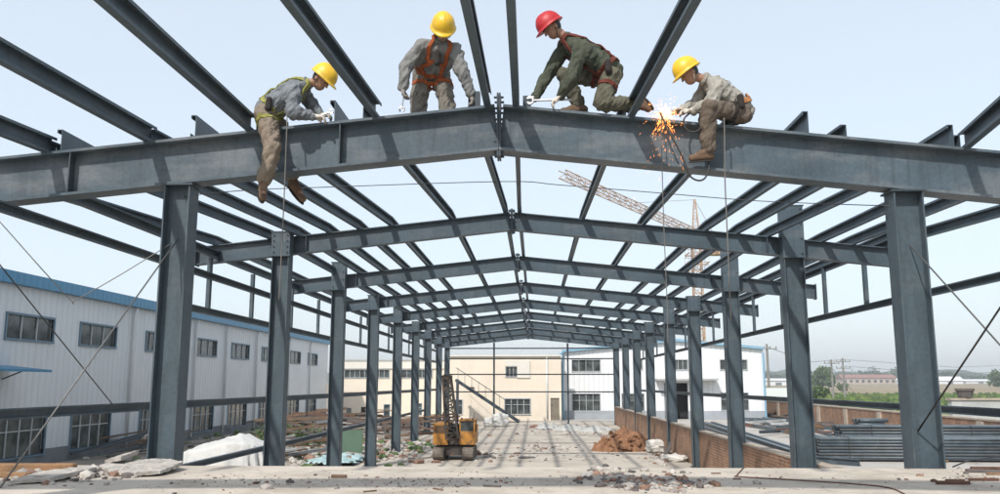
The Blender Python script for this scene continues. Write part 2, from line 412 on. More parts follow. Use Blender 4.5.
class MB:
    """collects faces in world coordinates for ONE mesh object"""
    def __init__(s):
        s.v, s.f, s.mi = [], [], []
    def add(s, vs, fs, mi=0):
        b = len(s.v)
        s.v += [tuple(x) for x in vs]
        s.f += [tuple(i + b for i in f) for f in fs]
        s.mi += [mi] * len(fs)
    def frame_box(s, c, ax, ay, az, mi=0):
        c = V(c)
        vs = [c + ax * i + ay * j + az * k for i in (-1, 1) for j in (-1, 1) for k in (-1, 1)]
        fs = [(0, 1, 3, 2), (4, 6, 7, 5), (0, 4, 5, 1), (2, 3, 7, 6), (0, 2, 6, 4), (1, 5, 7, 3)]
        s.add(vs, fs, mi)
    def box(s, x0, x1, y0, y1, z0, z1, mi=0):
        s.frame_box(((x0 + x1) / 2, (y0 + y1) / 2, (z0 + z1) / 2), V(((x1 - x0) / 2, 0, 0)), V((0, (y1 - y0) / 2, 0)), V((0, 0, (z1 - z0) / 2)), mi)
    def bar(s, p0, p1, w, h, up=(0, 0, 1), off=(0, 0), mi=0):
        """a box from p0 to p1; w across, h along up; off shifts it (across, up)"""
        p0, p1 = V(p0), V(p1)
        t = (p1 - p0)
        L = t.length
        t = t / L
        u = V(up)
        a = t.cross(u)
        if a.length < 1e-5:
            a = t.cross(V((1, 0, 0)))
        a.normalize()
        u = a.cross(t).normalized()
        c = (p0 + p1) / 2 + a * off[0] + u * off[1]
        s.frame_box(c, t * (L / 2), a * (w / 2), u * (h / 2), mi)
    def ibeam(s, p0, p1, depth, width, tw=0.014, tf=0.02, up=(0, 0, 1)):
        s.bar(p0, p1, tw, depth - 2 * tf, up)
        s.bar(p0, p1, width, tf, up, (0, depth / 2 - tf / 2))
        s.bar(p0, p1, width, tf, up, (0, -depth / 2 + tf / 2))
    def csec(s, p0, p1, depth, width, side=1, t=0.008, up=(0, 0, 1)):
        s.bar(p0, p1, t, depth - 2 * t, up)
        s.bar(p0, p1, width, t, up, (side * (width / 2 - t / 2), depth / 2 - t / 2))
        s.bar(p0, p1, width, t, up, (side * (width / 2 - t / 2), -depth / 2 + t / 2))
        lip = depth * 0.12
        s.bar(p0, p1, t, lip, up, (side * (width - t), depth / 2 - t - lip / 2))
        s.bar(p0, p1, t, lip, up, (side * (width - t), -depth / 2 + t + lip / 2))
    def tube(s, pts, r, n=8, caps=True, mi=0):
        pts = [V(p) for p in pts]
        rs = r if isinstance(r, (list, tuple)) else [r] * len(pts)
        rings = []
        ref = None
        for i, p in enumerate(pts):
            t = (pts[min(i + 1, len(pts) - 1)] - pts[max(i - 1, 0)]).normalized()
            if ref is None:
                ref = t.orthogonal().normalized()
            a = (ref - t * ref.dot(t))
            a = a.normalized() if a.length > 1e-6 else t.orthogonal().normalized()
            ref = a
            b = t.cross(a)
            rings.append([p + (a * math.cos(k * 2 * math.pi / n) + b * math.sin(k * 2 * math.pi / n)) * rs[i] for k in range(n)])
        vs = [q for rg in rings for q in rg]
        fs = []
        for i in range(len(pts) - 1):
            for k in range(n):
                k2 = (k + 1) % n
                fs.append((i * n + k, i * n + k2, (i + 1) * n + k2, (i + 1) * n + k))
        if caps:
            fs.append(tuple(range(n - 1, -1, -1)))
            fs.append(tuple(range((len(pts) - 1) * n, len(pts) * n)))
        s.add(vs, fs, mi)
    def capsule(s, p0, p1, r0, r1, n=12, m=4):
        p0, p1 = V(p0), V(p1)
        t = p1 - p0
        L = max(t.length, 1e-4)
        t = t / L
        pts, rs = [], []
        for i in range(m + 1):
            a = math.pi / 2 * (1 - i / m)
            pts.append(p0 - t * (r0 * math.sin(a)))
            rs.append(max(r0 * math.cos(a), 1e-4))
        for i in range(m + 1):
            a = math.pi / 2 * i / m
            pts.append(p1 + t * (r1 * math.sin(a)))
            rs.append(max(r1 * math.cos(a), 1e-4))
        s.tube(pts, rs, n)
    def ellipsoid(s, c, ax, ay, az, n=16, m=10):
        c = V(c)
        vs, fs = [], []
        for i in range(m + 1):
            th = math.pi * (i + 0.02) / (m + 0.04)
            for k in range(n):
                ph = 2 * math.pi * k / n
                vs.append(c + ax * (math.sin(th) * math.cos(ph)) + ay * (math.sin(th) * math.sin(ph)) + az * math.cos(th))
        for i in range(m):
            for k in range(n):
                k2 = (k + 1) % n
                fs.append((i * n + k, (i + 1) * n + k, (i + 1) * n + k2, i * n + k2))
        fs.append(tuple(range(n)))
        fs.append(tuple(range((m + 1) * n - 1, m * n - 1, -1)))
        s.add(vs, fs)
    def rock(s, c, r, rnd, flat=0.7, mi=0):
        """an angular broken lump"""
        bm = bmesh.new()
        bmesh.ops.create_icosphere(bm, subdivisions=1, radius=1.0)
        sx, sy, sz = r * rnd.uniform(.7, 1.4), r * rnd.uniform(.7, 1.2), r * flat * rnd.uniform(.6, 1.1)
        a = rnd.uniform(0, 6.28)
        ca, sa = math.cos(a), math.sin(a)
        vs = []
        for v in bm.verts:
            k = rnd.uniform(.7, 1.2)
            x, y, z = v.co.x * sx * k, v.co.y * sy * k, max(-0.45, v.co.z) * sz * k
            vs.append((c[0] + x * ca - y * sa, c[1] + x * sa + y * ca, c[2] + z + sz * 0.3))
        s.add(vs, [tuple(v.index for v in f.verts) for f in bm.faces], mi)
        bm.free()
    def card(s, c, size, rnd, mi=0):
        d = V((rnd.gauss(0, 1), rnd.gauss(0, 1), rnd.gauss(0, 1))).normalized()
        a = d.orthogonal().normalized()
        a.rotate(Matrix.Rotation(rnd.uniform(0, 6.28), 3, d))
        b = d.cross(a)
        c = V(c)
        w = size * 0.55
        s.add([c - a * size, c + b * w, c + a * size, c - b * w], [(0, 1, 2, 3)], mi)
    def mesh(s, name, smooth=False):
        me = bpy.data.meshes.new(name)
        me.from_pydata(s.v, [], s.f)
        if any(s.mi):
            me.polygons.foreach_set('material_index', s.mi)
        if smooth:
            me.polygons.foreach_set('use_smooth', [True] * len(me.polygons))
        me.update()
        return me
    def build(s, name, m, parent=None, origin=None, smooth=False, bevel=0.0):
        o = link_mesh(name, s.mesh(name, smooth), m, parent, origin)
        if bevel:
            b = o.modifiers.new('bevel', 'BEVEL')
            b.width = bevel
            b.segments = 2
            b.limit_method = 'ANGLE'
        return o

ORD = ['first', 'second', 'third', 'fourth', 'fifth', 'sixth', 'seventh', 'eighth', 'ninth', 'tenth', 'eleventh', 'twelfth', 'thirteenth', 'fourteenth', 'fifteenth']

# ================================================================== THE SETTING
SLAB_Z = 1.435
def sheet(name, m, x0, x1, y0, y1, z, nx=1, ny=1):
    b = MB()
    vs = [(x0 + (x1 - x0) * i / nx, y0 + (y1 - y0) * j / ny, z) for j in range(ny + 1) for i in range(nx + 1)]
    fs = [(j * (nx + 1) + i, j * (nx + 1) + i + 1, (j + 1) * (nx + 1) + i + 1, (j + 1) * (nx + 1) + i) for j in range(ny) for i in range(nx)]
    b.add(vs, fs)
    return tag(b.build(name, m), kind='structure')
sheet('ground', M['earth'], -900, 1500, -150, 1250, -0.024)
sheet('meadow', M['grass'], 17.2, 420, 24, 190, -0.016)
b = MB()
ys = [188 + 452 * k / 30 for k in range(31)]
for k in range(30):
    b.add([(-200, ys[k], gz(ys[k]) - .012), (900, ys[k], gz(ys[k]) - .012), (900, ys[k + 1], gz(ys[k + 1]) - .012), (-200, ys[k + 1], gz(ys[k + 1]) - .012)], [(0, 1, 2, 3)])
tag(b.build('tilled_field', M['tilled']), kind='structure')
sheet('yard', M['yard'], 4.7, 17.0, 2, 66, -0.008)
sheet('yard', M['yard'], -14.0, 4.7, 46, 66, -0.012)
sheet('concrete_floor', M['concrete'], -5.1, 4.46, 8.4, 52.5, 0.0)

# the raised slab the photograph is taken from, with a slightly broken far edge
rnd = random.Random(3)
b = MB()
n = 150
xs = [-9 + 18 * i / n for i in range(n + 1)]
ed = [8.80 + rnd.uniform(-.012, .012) for _ in xs]
for i in range(n):
    b.add([(xs[i], 1.2, SLAB_Z), (xs[i + 1], 1.2, SLAB_Z), (xs[i + 1], ed[i + 1], SLAB_Z), (xs[i], ed[i], SLAB_Z)], [(0, 1, 2, 3)])
    b.add([(xs[i], ed[i], SLAB_Z), (xs[i + 1], ed[i + 1], SLAB_Z), (xs[i + 1], ed[i + 1], -.02), (xs[i], ed[i], -.02)], [(0, 1, 2, 3)])
b.add([(-9, 1.2, SLAB_Z), (-9, ed[0], SLAB_Z), (-9, ed[0], -.02), (-9, 1.2, -.02)], [(0, 1, 2, 3)])
b.add([(9, ed[-1], SLAB_Z), (9, 1.2, SLAB_Z), (9, 1.2, -.02), (9, ed[-1], -.02)], [(0, 1, 2, 3)])
b.add([(9, 1.2, SLAB_Z), (-9, 1.2, SLAB_Z), (-9, 1.2, -.02), (9, 1.2, -.02)], [(0, 1, 2, 3)])
tag(b.build('concrete_slab', M['slab']), kind='structure')

# far wooded rise along the horizon
def ridge(name, Y, x0, x1, base, amp, seed, m):
    b = MB()
    n = 260
    top = []
    for i in range(n + 1):
        x = x0 + (x1 - x0) * i / n
        h = base + amp * noise.noise(V((x * .012, seed, 0))) + amp * .5 * noise.noise(V((x * .06, seed, 3))) + amp * .22 * noise.noise(V((x * .3, seed, 7)))
        top.append((x, max(0.5, h)))
    for i in range(n):
        (xa, ha), (xb, hb) = top[i], top[i + 1]
        b.add([(xa, Y - 14, -.1), (xb, Y - 14, -.1), (xb, Y, hb), (xa, Y, ha)], [(0, 1, 2, 3)])
        b.add([(xa, Y, ha), (xb, Y, hb), (xb, Y + 40, -.1), (xa, Y + 40, -.1)], [(0, 1, 2, 3)])
    return tag(b.build(name, m), kind='structure')
ridge('hills', 860, -800, 1400, 14, 7, 2.2, M['hill'])
ridge('hills', 720, 40, 1100, 8, 5, 9.4, M['hill'])

# ================================================================== STEEL FRAME
APEX_X = -0.38
SLOPE = 0.105
def slope(i, x):
    return SLOPE if i != 1 else (0.097 if x < APEX_X else 0.112)
YF = [4.4] + [9 + 5 * i for i in range(9)]             # frame 0 stands beside the camera, out of the picture
LPX = [173, 279.5, 338, 373.5, 398, 416, 428.5, 439.5, 447.5]
RPX = [914, 796, 732, 694, 669, 649, 636, 625, 615.5]
def apex_h(i):
    return CAM_Z + (3.05 if i <= 1 else 2.92)
def raft_top(i, x):
    return apex_h(i) - slope(i, x) * abs(x - APEX_X)
DEPTH = [0.5, 0.52] + [0.31] * 8
def raft_y(i):
    return YF[i] if i <= 1 else YF[i] + 0.23

def column(i, side):
    Y = YF[i]
    if i == 0:
        x = -4.6 if side < 0 else 4.75
    else:
        x = P(LPX[i - 1] if side < 0 else RPX[i - 1], 330, Y).x
    w = 0.29 if side < 0 else (0.31 if i <= 1 else 0.33)
    d = 0.25
    foot = SLAB_Z if i == 0 else 0.0
    top = raft_top(i, x) - (DEPTH[i] if i <= 1 else 0) + (0 if i <= 1 else 0.03)
    if i >= 2:
        top += {(2, 1): .46, (3, -1): .22, (3, 1): .78, (5, -1): .1, (5, 1): .2, (7, 1): .1}.get((i, side), 0)
    if i <= 1:
        top -= 0.022
    n = ORD[i - 1] if i else 'camera-side'
    row = 'left' if side < 0 else 'right'
    where = {1: 'nearest steel column of the %s row, carrying the beam the men sit on' % row,
             9: 'last and farthest steel column of the %s row' % row}.get(i, '%s blue-grey steel column from the camera in the %s row' % (n, row))
    root = empty('steel_column', (x, Y, foot), where, 'column', 'steel columns of the hall frame')
    b = MB()
    b.box(x - w / 2, x - w / 2 + .016, Y - d / 2, Y + d / 2, foot + .02, top)
    b.box(x + w / 2 - .016, x + w / 2, Y - d / 2, Y + d / 2, foot + .02, top)
    b.box(x - w / 2 + .016, x + w / 2 - .016, Y - .02, Y - .006, foot + .02, top)
    b.build('shaft', M['steel_col'], root)
    b = MB()
    b.box(x - w / 2 - .05, x + w / 2 + .05, Y - d / 2 - .05, Y + d / 2 + .05, foot, foot + .02)
    b.build('base_plate', M['steel_dark'], root)
    b = MB()
    b.box(x - w / 2 - .03, x + w / 2 + .03, Y - d / 2 - .02, Y + d / 2 + .02, top, top + .02)
    b.build('cap_plate', M['steel_dark'], root)
    if i >= 2:                                          # boxed joint at the rafter
        hh = 0.36 + (top - raft_top(i, x))
        b = MB()
        b.box(x - w / 2 - .012, x + w / 2 + .012, Y - d / 2 - .014, Y - d / 2 - .002, top - hh, top - .004)
        b.box(x - w / 2 - .022, x + w / 2 + .022, Y - d / 2 - .024, Y - d / 2 + .05, top - hh - .018, top - hh - .002)
        b.build('joint_plate', M['steel'], root)
        b = MB()
        for sx in (-1, 1):
            for k in range(4):
                zz = top - hh + .05 + (hh - .1) * k / 3
                b.tube([(x + sx * (w / 2 - .03), Y - d / 2 - .03, zz), (x + sx * (w / 2 - .03), Y - d / 2 - .014, zz)], .014, 6)
        b.build('bolts', M['bolt'], root)
    return root, x

COLX = {}
for i in range(10):
    for side in (-1, 1):
        _, COLX[(i, side)] = column(i, side)

def rafter(i):
    Y, dp = raft_y(i), DEPTH[i]
    n = ORD[i - 1] if i else 'camera-side'
    xl, xr = (-7.2, 7.2) if i <= 1 else (-5.85, 6.35)
    lab = {1: 'deep pitched steel beam across the front with four men working on top',
           9: 'farthest pitched roof beam closing the frame before the cream building'}.get(i, '%s pitched roof beam from the camera, spanning the hall' % n)
    root = empty('roof_beam', (APEX_X, Y, apex_h(i) - dp), lab, 'roof beam', 'pitched roof beams of the hall frame')
    wd = 0.25 if i <= 1 else 0.16
    cz = apex_h(i) - dp / 2
    for xe in (xl, xr):
        s = -1 if xe < APEX_X else 1
        p0 = V((APEX_X + s * .022, Y, cz - SLOPE * .022))
        p1 = V((xe, Y, cz - slope(i, xe) * abs(xe - APEX_X)))
        b = MB()
        b.ibeam(p0, p1, dp, wd, .014, .030 if i <= 1 else .016)
        b.build('half_beam', M['steel_front' if i <= 1 else 'steel'], root)
    ph = dp + (.20 if i <= 1 else .12)
    for s in (-1, 1):
        b = MB()
        xa = APEX_X + s * .0115
        b.box(xa - .0095, xa + .0095, Y - wd * .48, Y + wd * .48, cz - ph / 2 + (.03 if i <= 1 else 0), cz + ph / 2 + (.03 if i <= 1 else 0))
        k = 6
        for q in range(k):
            zz = cz - ph * .44 + ph * .88 * q / (k - 1) + (.03 if i <= 1 else 0)
            for yy in (Y - wd * .33, Y + wd * .33):
                b.tube([(xa + s * .0095, yy, zz), (xa + s * .042, yy, zz)], .013, 6)
        b.build('splice_plate', M['steel_dark'], root)
    # vertical web stiffeners
    if i == 1:
        xs_ = [P(75, 165, 9).x, P(342, 140, 9).x]
    elif i == 0:
        xs_ = []
    else:
        xs_ = [x for x in (COLX[(i, -1)] + .35, COLX[(i, 1)] - .35)]
    for x in xs_:
        b = MB()
        zt = raft_top(i, x) - (.034 if i <= 1 else .026)
        b.box(x - .007, x + .007, Y - wd * .47, Y - .0085, zt - dp + (.068 if i <= 1 else .052), zt)
        b.build('stiffener', M['steel_dark'], root)
    if i >= 2:                                          # short seat brackets welded under the purlins
        for xe in (xl, xr):
            b = MB()
            zt = raft_top(i, xe)
            s = -1 if xe < 0 else 1
            b.box(min(xe, xe + s * .012), max(xe, xe + s * .012), Y - wd * .6, Y + wd * .6, zt - dp - .02, zt + .02)
            b.build('end_plate', M['steel_dark'], root)
    return root
for i in range(10):
    rafter(i)

# ---- purlins
PUR = [(-6.7, -5.55), (-5.5, -4.6), (-4.9, -4.1), (-4.3, -3.58), (-3.7, -3.05), (-3.1, -2.5), (-1.9, -1.46), (-.72, -.52), (-.16, -.22), (1.02, .87), (2.2, 1.9), (3.4, 2.95), (4.0, 3.48), (4.6, 4.0), (5.2, 4.9), (5.75, 5.4), (6.8, 5.95)]
for k, (x1, x2) in enumerate(PUR):
    b = MB()
    dpt = .16
    z1 = raft_top(1, x1) + .002 + dpt / 2
    z2 = raft_top(2, x2) + .002 + dpt / 2
    side = 1 if x1 < APEX_X else -1
    pts = [V((x1, 8.96, z1)), V((x2, 14.2, z2)), V((x2, 49.6, z2))]
    if x1 in (-4.9, -3.7, 4.0, 5.2):                    # not yet carried over the front beam
        pts[0] = pts[0].lerp(pts[1], .17)
    b.csec(pts[0], pts[1], dpt, .065, side)
    b.csec(pts[1] + V((0, .0, .0)), pts[2], dpt, .065, side)
    nl = len([q for q in PUR if q[0] < APEX_X])
    lab = ('%s roof purlin left of the ridge, running the whole hall length' % ORD[nl - 1 - k]) if k < nl else ('%s roof purlin right of the ridge, running the whole hall length' % ORD[k - nl])
    tag(b.build('roof_purlin', M['steel'], origin=(x2, 8.96, z2)), lab, 'purlin', 'long roof purlins')

FRONT = [((0, 127), (50, 148), 'short visible overhead purlin low at the left picture edge'),
         ((0, 53), (150, 137), 'overhead purlin slanting in from the left edge, second lowest'),
         ((109, 0), (250, 125), 'long overhead purlin slanting down left of the man in lime harness'),
         ((290, 0), (375, 113), 'overhead purlin slanting down between the lime and orange harness men'),
         ((463, 0), (485, 103), 'steep overhead purlin just left of the ridge, beside the orange harness man'),
         ((515, 0), (519, 103), 'upright-looking overhead purlin at the ridge, beside the red helmet man'),
         ((694, 0), (632, 95), 'overhead purlin slanting up to the right behind the red helmet man'),
         ((1000, 113), (966, 141), 'overhead purlin leaving the picture at the right edge')]
for k, (pa, pb, lab) in enumerate(FRONT):
    B = P(pb[0], pb[1], 9)
    z = raft_top(1, B.x) + .102
    B = V((B.x, 9.02, z))
    A = G(pa[0], pa[1], z)
    d = (B - A)
    d.z = 0
    A2 = B - d * ((B.y - 5.2) / d.y)
    b = MB()
    b.csec(A2, B, .20, .075, 1 if B.x < APEX_X else -1)
    tag(b.build('overhead_purlin', M['steel'], origin=B), lab, 'purlin', 'overhead purlins nearer than the front beam')

STUB = [(62, 146, 'short purlin stub on the front beam near the left edge'), (196, 132, 'short purlin stub on the front beam left of the lime harness man'),
        (335, 116, 'short purlin stub in front of the lime harness man'), (808, 131, 'short purlin stub on the front beam right of the welder'), (953, 143, 'short purlin stub on the front beam near the right edge')]
for k, (px, py, lab) in enumerate(STUB):
    B = P(px, py, 8.92)
    z = raft_top(1, B.x) + .002
    b = MB()
    h = .25
    b.csec((B.x, 8.90, z + h / 2), (B.x, 9.85, z + h / 2), h, .06, -1 if B.x < 0 else -1)
    tag(b.build('purlin_stub', M['steel'], origin=(B.x, 8.9, z)), lab, 'purlin stub', 'purlin stubs on the front beam')
for px, h, lab in ((476, .19, 'small upright angle cleat left of the ridge splice under a gloved hand'), (527, .14, 'small upright angle cleat right of the ridge splice by the wrench')):
    B = P(px, 106, 8.95)
    z = raft_top(1, B.x) + .002
    b = MB()
    b.box(B.x - .045, B.x + .045, 8.93, 8.94, z, z + h)
    b.box(B.x + .035, B.x + .045, 8.94, 9.03, z, z + h)
    tag(b.build('angle_cleat', M['steel_dark'], origin=(B.x, 8.95, z)), lab, 'cleat')

# ---- eave lattices and side rails
def eave(side, x, rails, posts, y0s, lab):
    root = empty('eave_rail_frame', (x, 14, CAM_Z + rails[-1]), lab, 'rail frame')
    for h, y0, nm in zip(rails, y0s, ('top_rail', 'middle_rail', 'bottom_rail') if len(rails) == 3 else ('top_rail', 'bottom_rail')):
        b = MB()
        b.csec((x, y0, CAM_Z + h), (x, 49.4, CAM_Z + h), .11 if nm != 'top_rail' else .14, .06, -side)
        b.build(nm, M['steel'], root)
    for y in posts:
        b = MB()
        b.csec((x + side * .006, y, CAM_Z + rails[-1] + .056), (x + side * .006, y, CAM_Z + rails[0] - .072), .10, .06, 1, up=(0, 1, 0))
        b.build('post', M['steel'], root)
eave(1, 5.9, (2.42, 1.34), [15.1, 17.2, 20.2, 22.8, 25.4, 28, 30.6, 33.2, 35.8, 38.4, 41, 43.6, 46.2, 48.8], (12.9, 7.0), 'long steel rail frame with short posts under the right eave')
eave(-1, -5.5, (2.2, 1.80, 1.2), [14.0, 16.2, 18.9, 21.3, 24, 26.6, 29.2, 31.8, 34.4, 37, 39.6, 42.2, 44.8, 47.4], (9.2, 7.0, 12.6), 'long steel rail frame with short posts under the left eave')
def rail(x, z, y0, y1, lab, d=.12, side=1):
    b = MB()
    b.csec((x, y0, z), (x, y1, z), d, .06, side)
    tag(b.build('side_rail', M['steel'], origin=(x, y0, z)), lab, 'rail')
rail(5.9, CAM_Z - .36, 7.5, 49, 'long horizontal steel rail running past the right columns before the brick boundary wall', .11, -1)
rail(-5.5, CAM_Z - .31, 7.0, 49, 'long horizontal steel rail across the warehouse lower windows', .12, 1)
rail(-5.5, .99, 11.6, 44, 'low steel rail running in front of the white tarpaulin heap', .10, 1)
# end wall wind posts and rails
for px, lab in ((494, 'thin wind post at the hall end, the left one'), (568, 'thin wind post at the hall end, the right one')):
    p = P(px, 380, 49.4)
    b = MB()
    b.ibeam((p.x, 49.45, 0), (p.x, 49.45, raft_top(9, p.x) - .33), .12, .10, .012, .012, up=(0, 1, 0))
    tag(b.build('wind_post', M['steel_dark'], origin=(p.x, 49.45, 0)), lab, 'post')
for k, (h, lab) in enumerate(((2.05, 'topmost thin rail across the open hall end'), (1.45, 'second thin rail down across the open hall end'), (.55, 'third thin rail down across the open hall end'), (-.45, 'lowest thin rail across the open hall end'))):
    b = MB()
    b.csec((COLX[(9, -1)], 49.33, CAM_Z + h), (COLX[(9, 1)], 49.33, CAM_Z + h), .07, .05, 1)
    tag(b.build('end_rail', M['steel_dark'], origin=(0, 49.33, CAM_Z + h)), lab, 'rail', 'rails across the hall end')

# ---- brace rods and cables
def smooth_path(pts, k=5):
    if len(pts) < 4:
        return pts
    out = []
    for i in range(len(pts) - 1):
        p0, p1, p2, p3 = pts[max(i - 1, 0)], pts[i], pts[i + 1], pts[min(i + 2, len(pts) - 1)]
        for j in range(k):
            t = j / k
            out.append(.5 * (2 * p1 + (p2 - p0) * t + (2 * p0 - 5 * p1 + 4 * p2 - p3) * t * t + (3 * p1 - p0 - 3 * p2 + p3) * t ** 3))
    return out + [pts[-1]]
def cable(name, pts, r, m, lab, cat, n=6):
    b = MB()
    b.tube(smooth_path([V(p) for p in pts]), r, n)
    o = b.build(name, M[m], origin=pts[0], smooth=True)
    return tag(o, lab, cat)
xl, xr = COLX[(1, -1)], COLX[(1, 1)]
A = P(178, 239, 8.96)
cable('brace_rod', [A, G(0, 488, SLAB_Z), ], .008, 'wire', 'thick brace rod from the nearest left column down to the slab', 'brace rod')
cable('slack_cable', [P(-60, 156, 8.6), P(0, 222, 8.65), P(40, 267, 8.7), P(71, 300.5, 8.72), P(76, 300, 8.74), P(120, 275, 8.8), P(172, 243, 8.96)], .006, 'wire', 'slack V-shaped cable hanging left of the nearest left column', 'cable')
c0 = PX(113, 405, -5.44)
c1 = PX(0, 265, -5.44)
cable('brace_rod', [c0, c1, c1 + (c1 - c0) * .35], .007, 'dark_wire', 'thin dark brace rod slanting across the warehouse upper window', 'brace rod')
A = P(910, 245, 8.96)
d = PX(1000, 345, A.x + .02)
cable('brace_rod', [A, d, A + (d - A) * 1.9], .008, 'wire', 'bright brace rod from the nearest right column out of the right edge', 'brace rod')
A = P(918, 431, 8.96)
B = PX(1000, 308, A.x + .05)
cable('chain_rope', [A, B, A + (B - A) * 1.6], .010, 'dark_wire', 'dark twisted rope rising from the nearest right column foot', 'rope')
B = P(945, 402, 8.7)
cable('safety_line', [P(183, 196, 8.93), P(250, 190, 10.8), P(330, 187, 11.0), P(505, 181.5, 11.2), P(560, 185, 11.2), P(660, 193, 11.0), P(760, 201, 10.8), P(890, 206, 8.93)], .006, 'dark_wire', 'thin safety line strung across the hall under the front purlins', 'cable')

# ================================================================== BUILDINGS
def wall_cells(b, plane, c, u0, u1, v0, v1, holes, th, mi=0):
    """a wall of thickness th behind the plane coordinate c, with rectangular openings; plane 'X' faces +X, 'Y' faces -Y"""
    us = sorted({u0, u1, *[h[0] for h in holes], *[h[1] for h in holes]})
    vv = sorted({v0, v1, *[h[2] for h in holes], *[h[3] for h in holes]})
    us = [u for u in us if u0 <= u <= u1]
    vv = [v for v in vv if v0 <= v <= v1]
    for i in range(len(us) - 1):
        run = None
        for j in range(len(vv) - 1):
            uc, vc = (us[i] + us[i + 1]) / 2, (vv[j] + vv[j + 1]) / 2
            hole = any(h[0] < uc < h[1] and h[2] < vc < h[3] for h in holes)
            if not hole:
                run = (run[0] if run else vv[j], vv[j + 1])
            if (hole or j == len(vv) - 2) and run:
                if plane == 'X':
                    b.box(c - th, c, us[i], us[i + 1], run[0], run[1], mi)
                else:
                    b.box(us[i], us[i + 1], c, c + th, run[0], run[1], mi)
                run = None
def window(parent, plane, c, u0, u1, v0, v1, cols, rows, fr=.06, frame='win_frame', bars='win_bar', lab=None):
    def bx(b, ua, ub, va, vb, d0, d1):          # d: depth, positive stands proud of the wall
        if plane == 'X':
            b.box(c + d0, c + d1, ua, ub, va, vb)
        else:
            b.box(ua, ub, c - d1, c - d0, va, vb)
    b = MB()
    bx(b, u0 - fr, u1 + fr, v1, v1 + fr, -.05, .045)
    bx(b, u0 - fr, u1 + fr, v0 - fr, v0, -.05, .055)
    bx(b, u0 - fr, u0, v0, v1, -.05, .04)
    bx(b, u1, u1 + fr, v0, v1, -.05, .04)
    t = fr * .32
    k0 = len(b.f)
    for k in range(1, cols):
        u = u0 + (u1 - u0) * k / cols
        bx(b, u - t, u + t, v0, v1, -.055, -.02)
    for k in range(1, rows):
        v = v0 + (v1 - v0) * (k / rows if rows != 2 else .62)
        bx(b, u0, u1, v - t * .8, v + t * .8, -.058, -.026)
    for k in range(k0, len(b.f)):
        b.mi[k] = 1
    f = b.build('window', [M[frame], M[bars]], parent)
    if lab:
        f['label'] = lab
    b = MB()
    bx(b, u0, u1, v0, v1, -.075, -.06)
    b.build('pane', M['glass'], f)
    return f

# ---- the long white warehouse on the left
WX, WTOP = -14.2, 5.12
Y0, Y1 = 13.0, PX(327, 384, WX).y
root = empty('warehouse', (WX, Y0, 0), 'long white ribbed warehouse with blue roof edge on the left', 'building')
up = [(0.6, 48), (76, 112), (143, 158), (193.5, 214), (230, 247), (260.5, 271), (286, 299), (307, 316)]
ups, lows = [], []
for k, (a, c) in enumerate(up):
    ya, yb = PX(a, 384, WX).y, PX(c, 384, WX).y
    ups.append((ya, yb, 3.50, 4.14))
    lows.append((ya - .1, yb, .30, 1.40))
ups.insert(0, (18.4, 20.8, 3.50, 4.14))
lows.insert(0, (18.4, 20.8, .30, 1.40))
b = MB()
wall_cells(b, 'X', WX, Y0, Y1, 0.42, WTOP - .02, ups + lows, .15)
b.build('wall', M['white_clad'], root)
b = MB()
wall_cells(b, 'X', WX + .03, Y0, Y1, -.02, .42, lows, .18)
b.build('plinth', M['plinth'], root)
b = MB()
b.box(WX - 24, WX - .16, Y1 - .16, Y1 - .002, -.02, WTOP - .02)
b.build('end_wall', M['white_clad_x'], root)
b = MB()
b.box(WX - 12, WX - .3, Y0 + .1, Y1 - .3, 0, WTOP - .6)
b.build('interior', M['dark'], root)
b = MB()
b.box(WX - .1, WX + .22, Y0 - .2, Y1 + .2, WTOP - .17, WTOP + .16)
b.add([(WX - .1, Y0 - .2, WTOP + .15), (WX - .1, Y1 + .2, WTOP + .15), (WX - 12, Y1 + .2, WTOP + .75), (WX - 12, Y0 - .2, WTOP + .75)], [(0, 1, 2, 3)])
b.build('roof_edge', M['blue_trim'], root)
for w in ups:
    window(root, 'X', WX, *w, 3, 1)
for w in lows:
    window(root, 'X', WX, *w, 4, 2)
for y in (PX(128, 384, WX).y, 34.7, PX(223, 384, WX).y, PX(254, 384, WX).y, 48.2, 52.8):
    b = MB()
    b.tube([(WX + .14, y, WTOP - .2), (WX + .08, y, WTOP - .5), (WX + .08, y, .12)], .05, 8)
    b.build('downpipe', M['downpipe'], root, smooth=True)
ya = 23.3
b = MB()
b.frame_box((WX + .6, (19.6 + ya - .9) / 2, CAM_Z + .40), V((.58, 0, -.06)), V((0, (ya - .9 - 19.6) / 2, 0)), V((0.004, 0, .03)))
aw = b.build('awning', M['blue_trim'], root)
b = MB()
for yy in (20.2, ya - 1.2):
    b.bar((WX, yy, CAM_Z + .12), (WX + .6, yy, CAM_Z + .36), .03, .03)
b.build('bracket', M['steel_dark'], aw)

# ---- cream building closing the view
def front_building(name, lab, px0, px1, Y, ytop, m, holes_px, depth=9, plinth=None, extras=None):
    a, c = P(px0, ytop, Y), P(px1, ytop, Y)
    top = a.z
    root = empty(name, ((a.x + c.x) / 2, Y, 0), lab, 'building')
    def rect(r):
        p, q = P(r[0], r[1], Y), P(r[2], r[3], Y)
        return (p.x, q.x, max(0.0, q.z), p.z)
    holes = [rect(r) for r in holes_px]
    b = MB()
    wall_cells(b, 'Y', Y, a.x, c.x, plinth or -.02, top, holes, .2)
    b.build('wall', M[m], root)
    b = MB()
    b.box(a.x + .01, c.x - .01, Y + .9, Y + depth, -.02, top - .01)
    b.build('rear_wall', M[m], root)
    return root, a.x, c.x, top, rect
root, xa, xc, top, rect = front_building('cream_building', 'two-storey cream rendered building closing the far end', 449, 561, 54, 356.6, 'cream',
    [(506, 367, 517, 376.5), (505, 399, 530, 414), (455, 400, 462, 414), (550.5, 398, 559.5, 423)])
xr_ = rect((561, 356, 562, 357))[0]
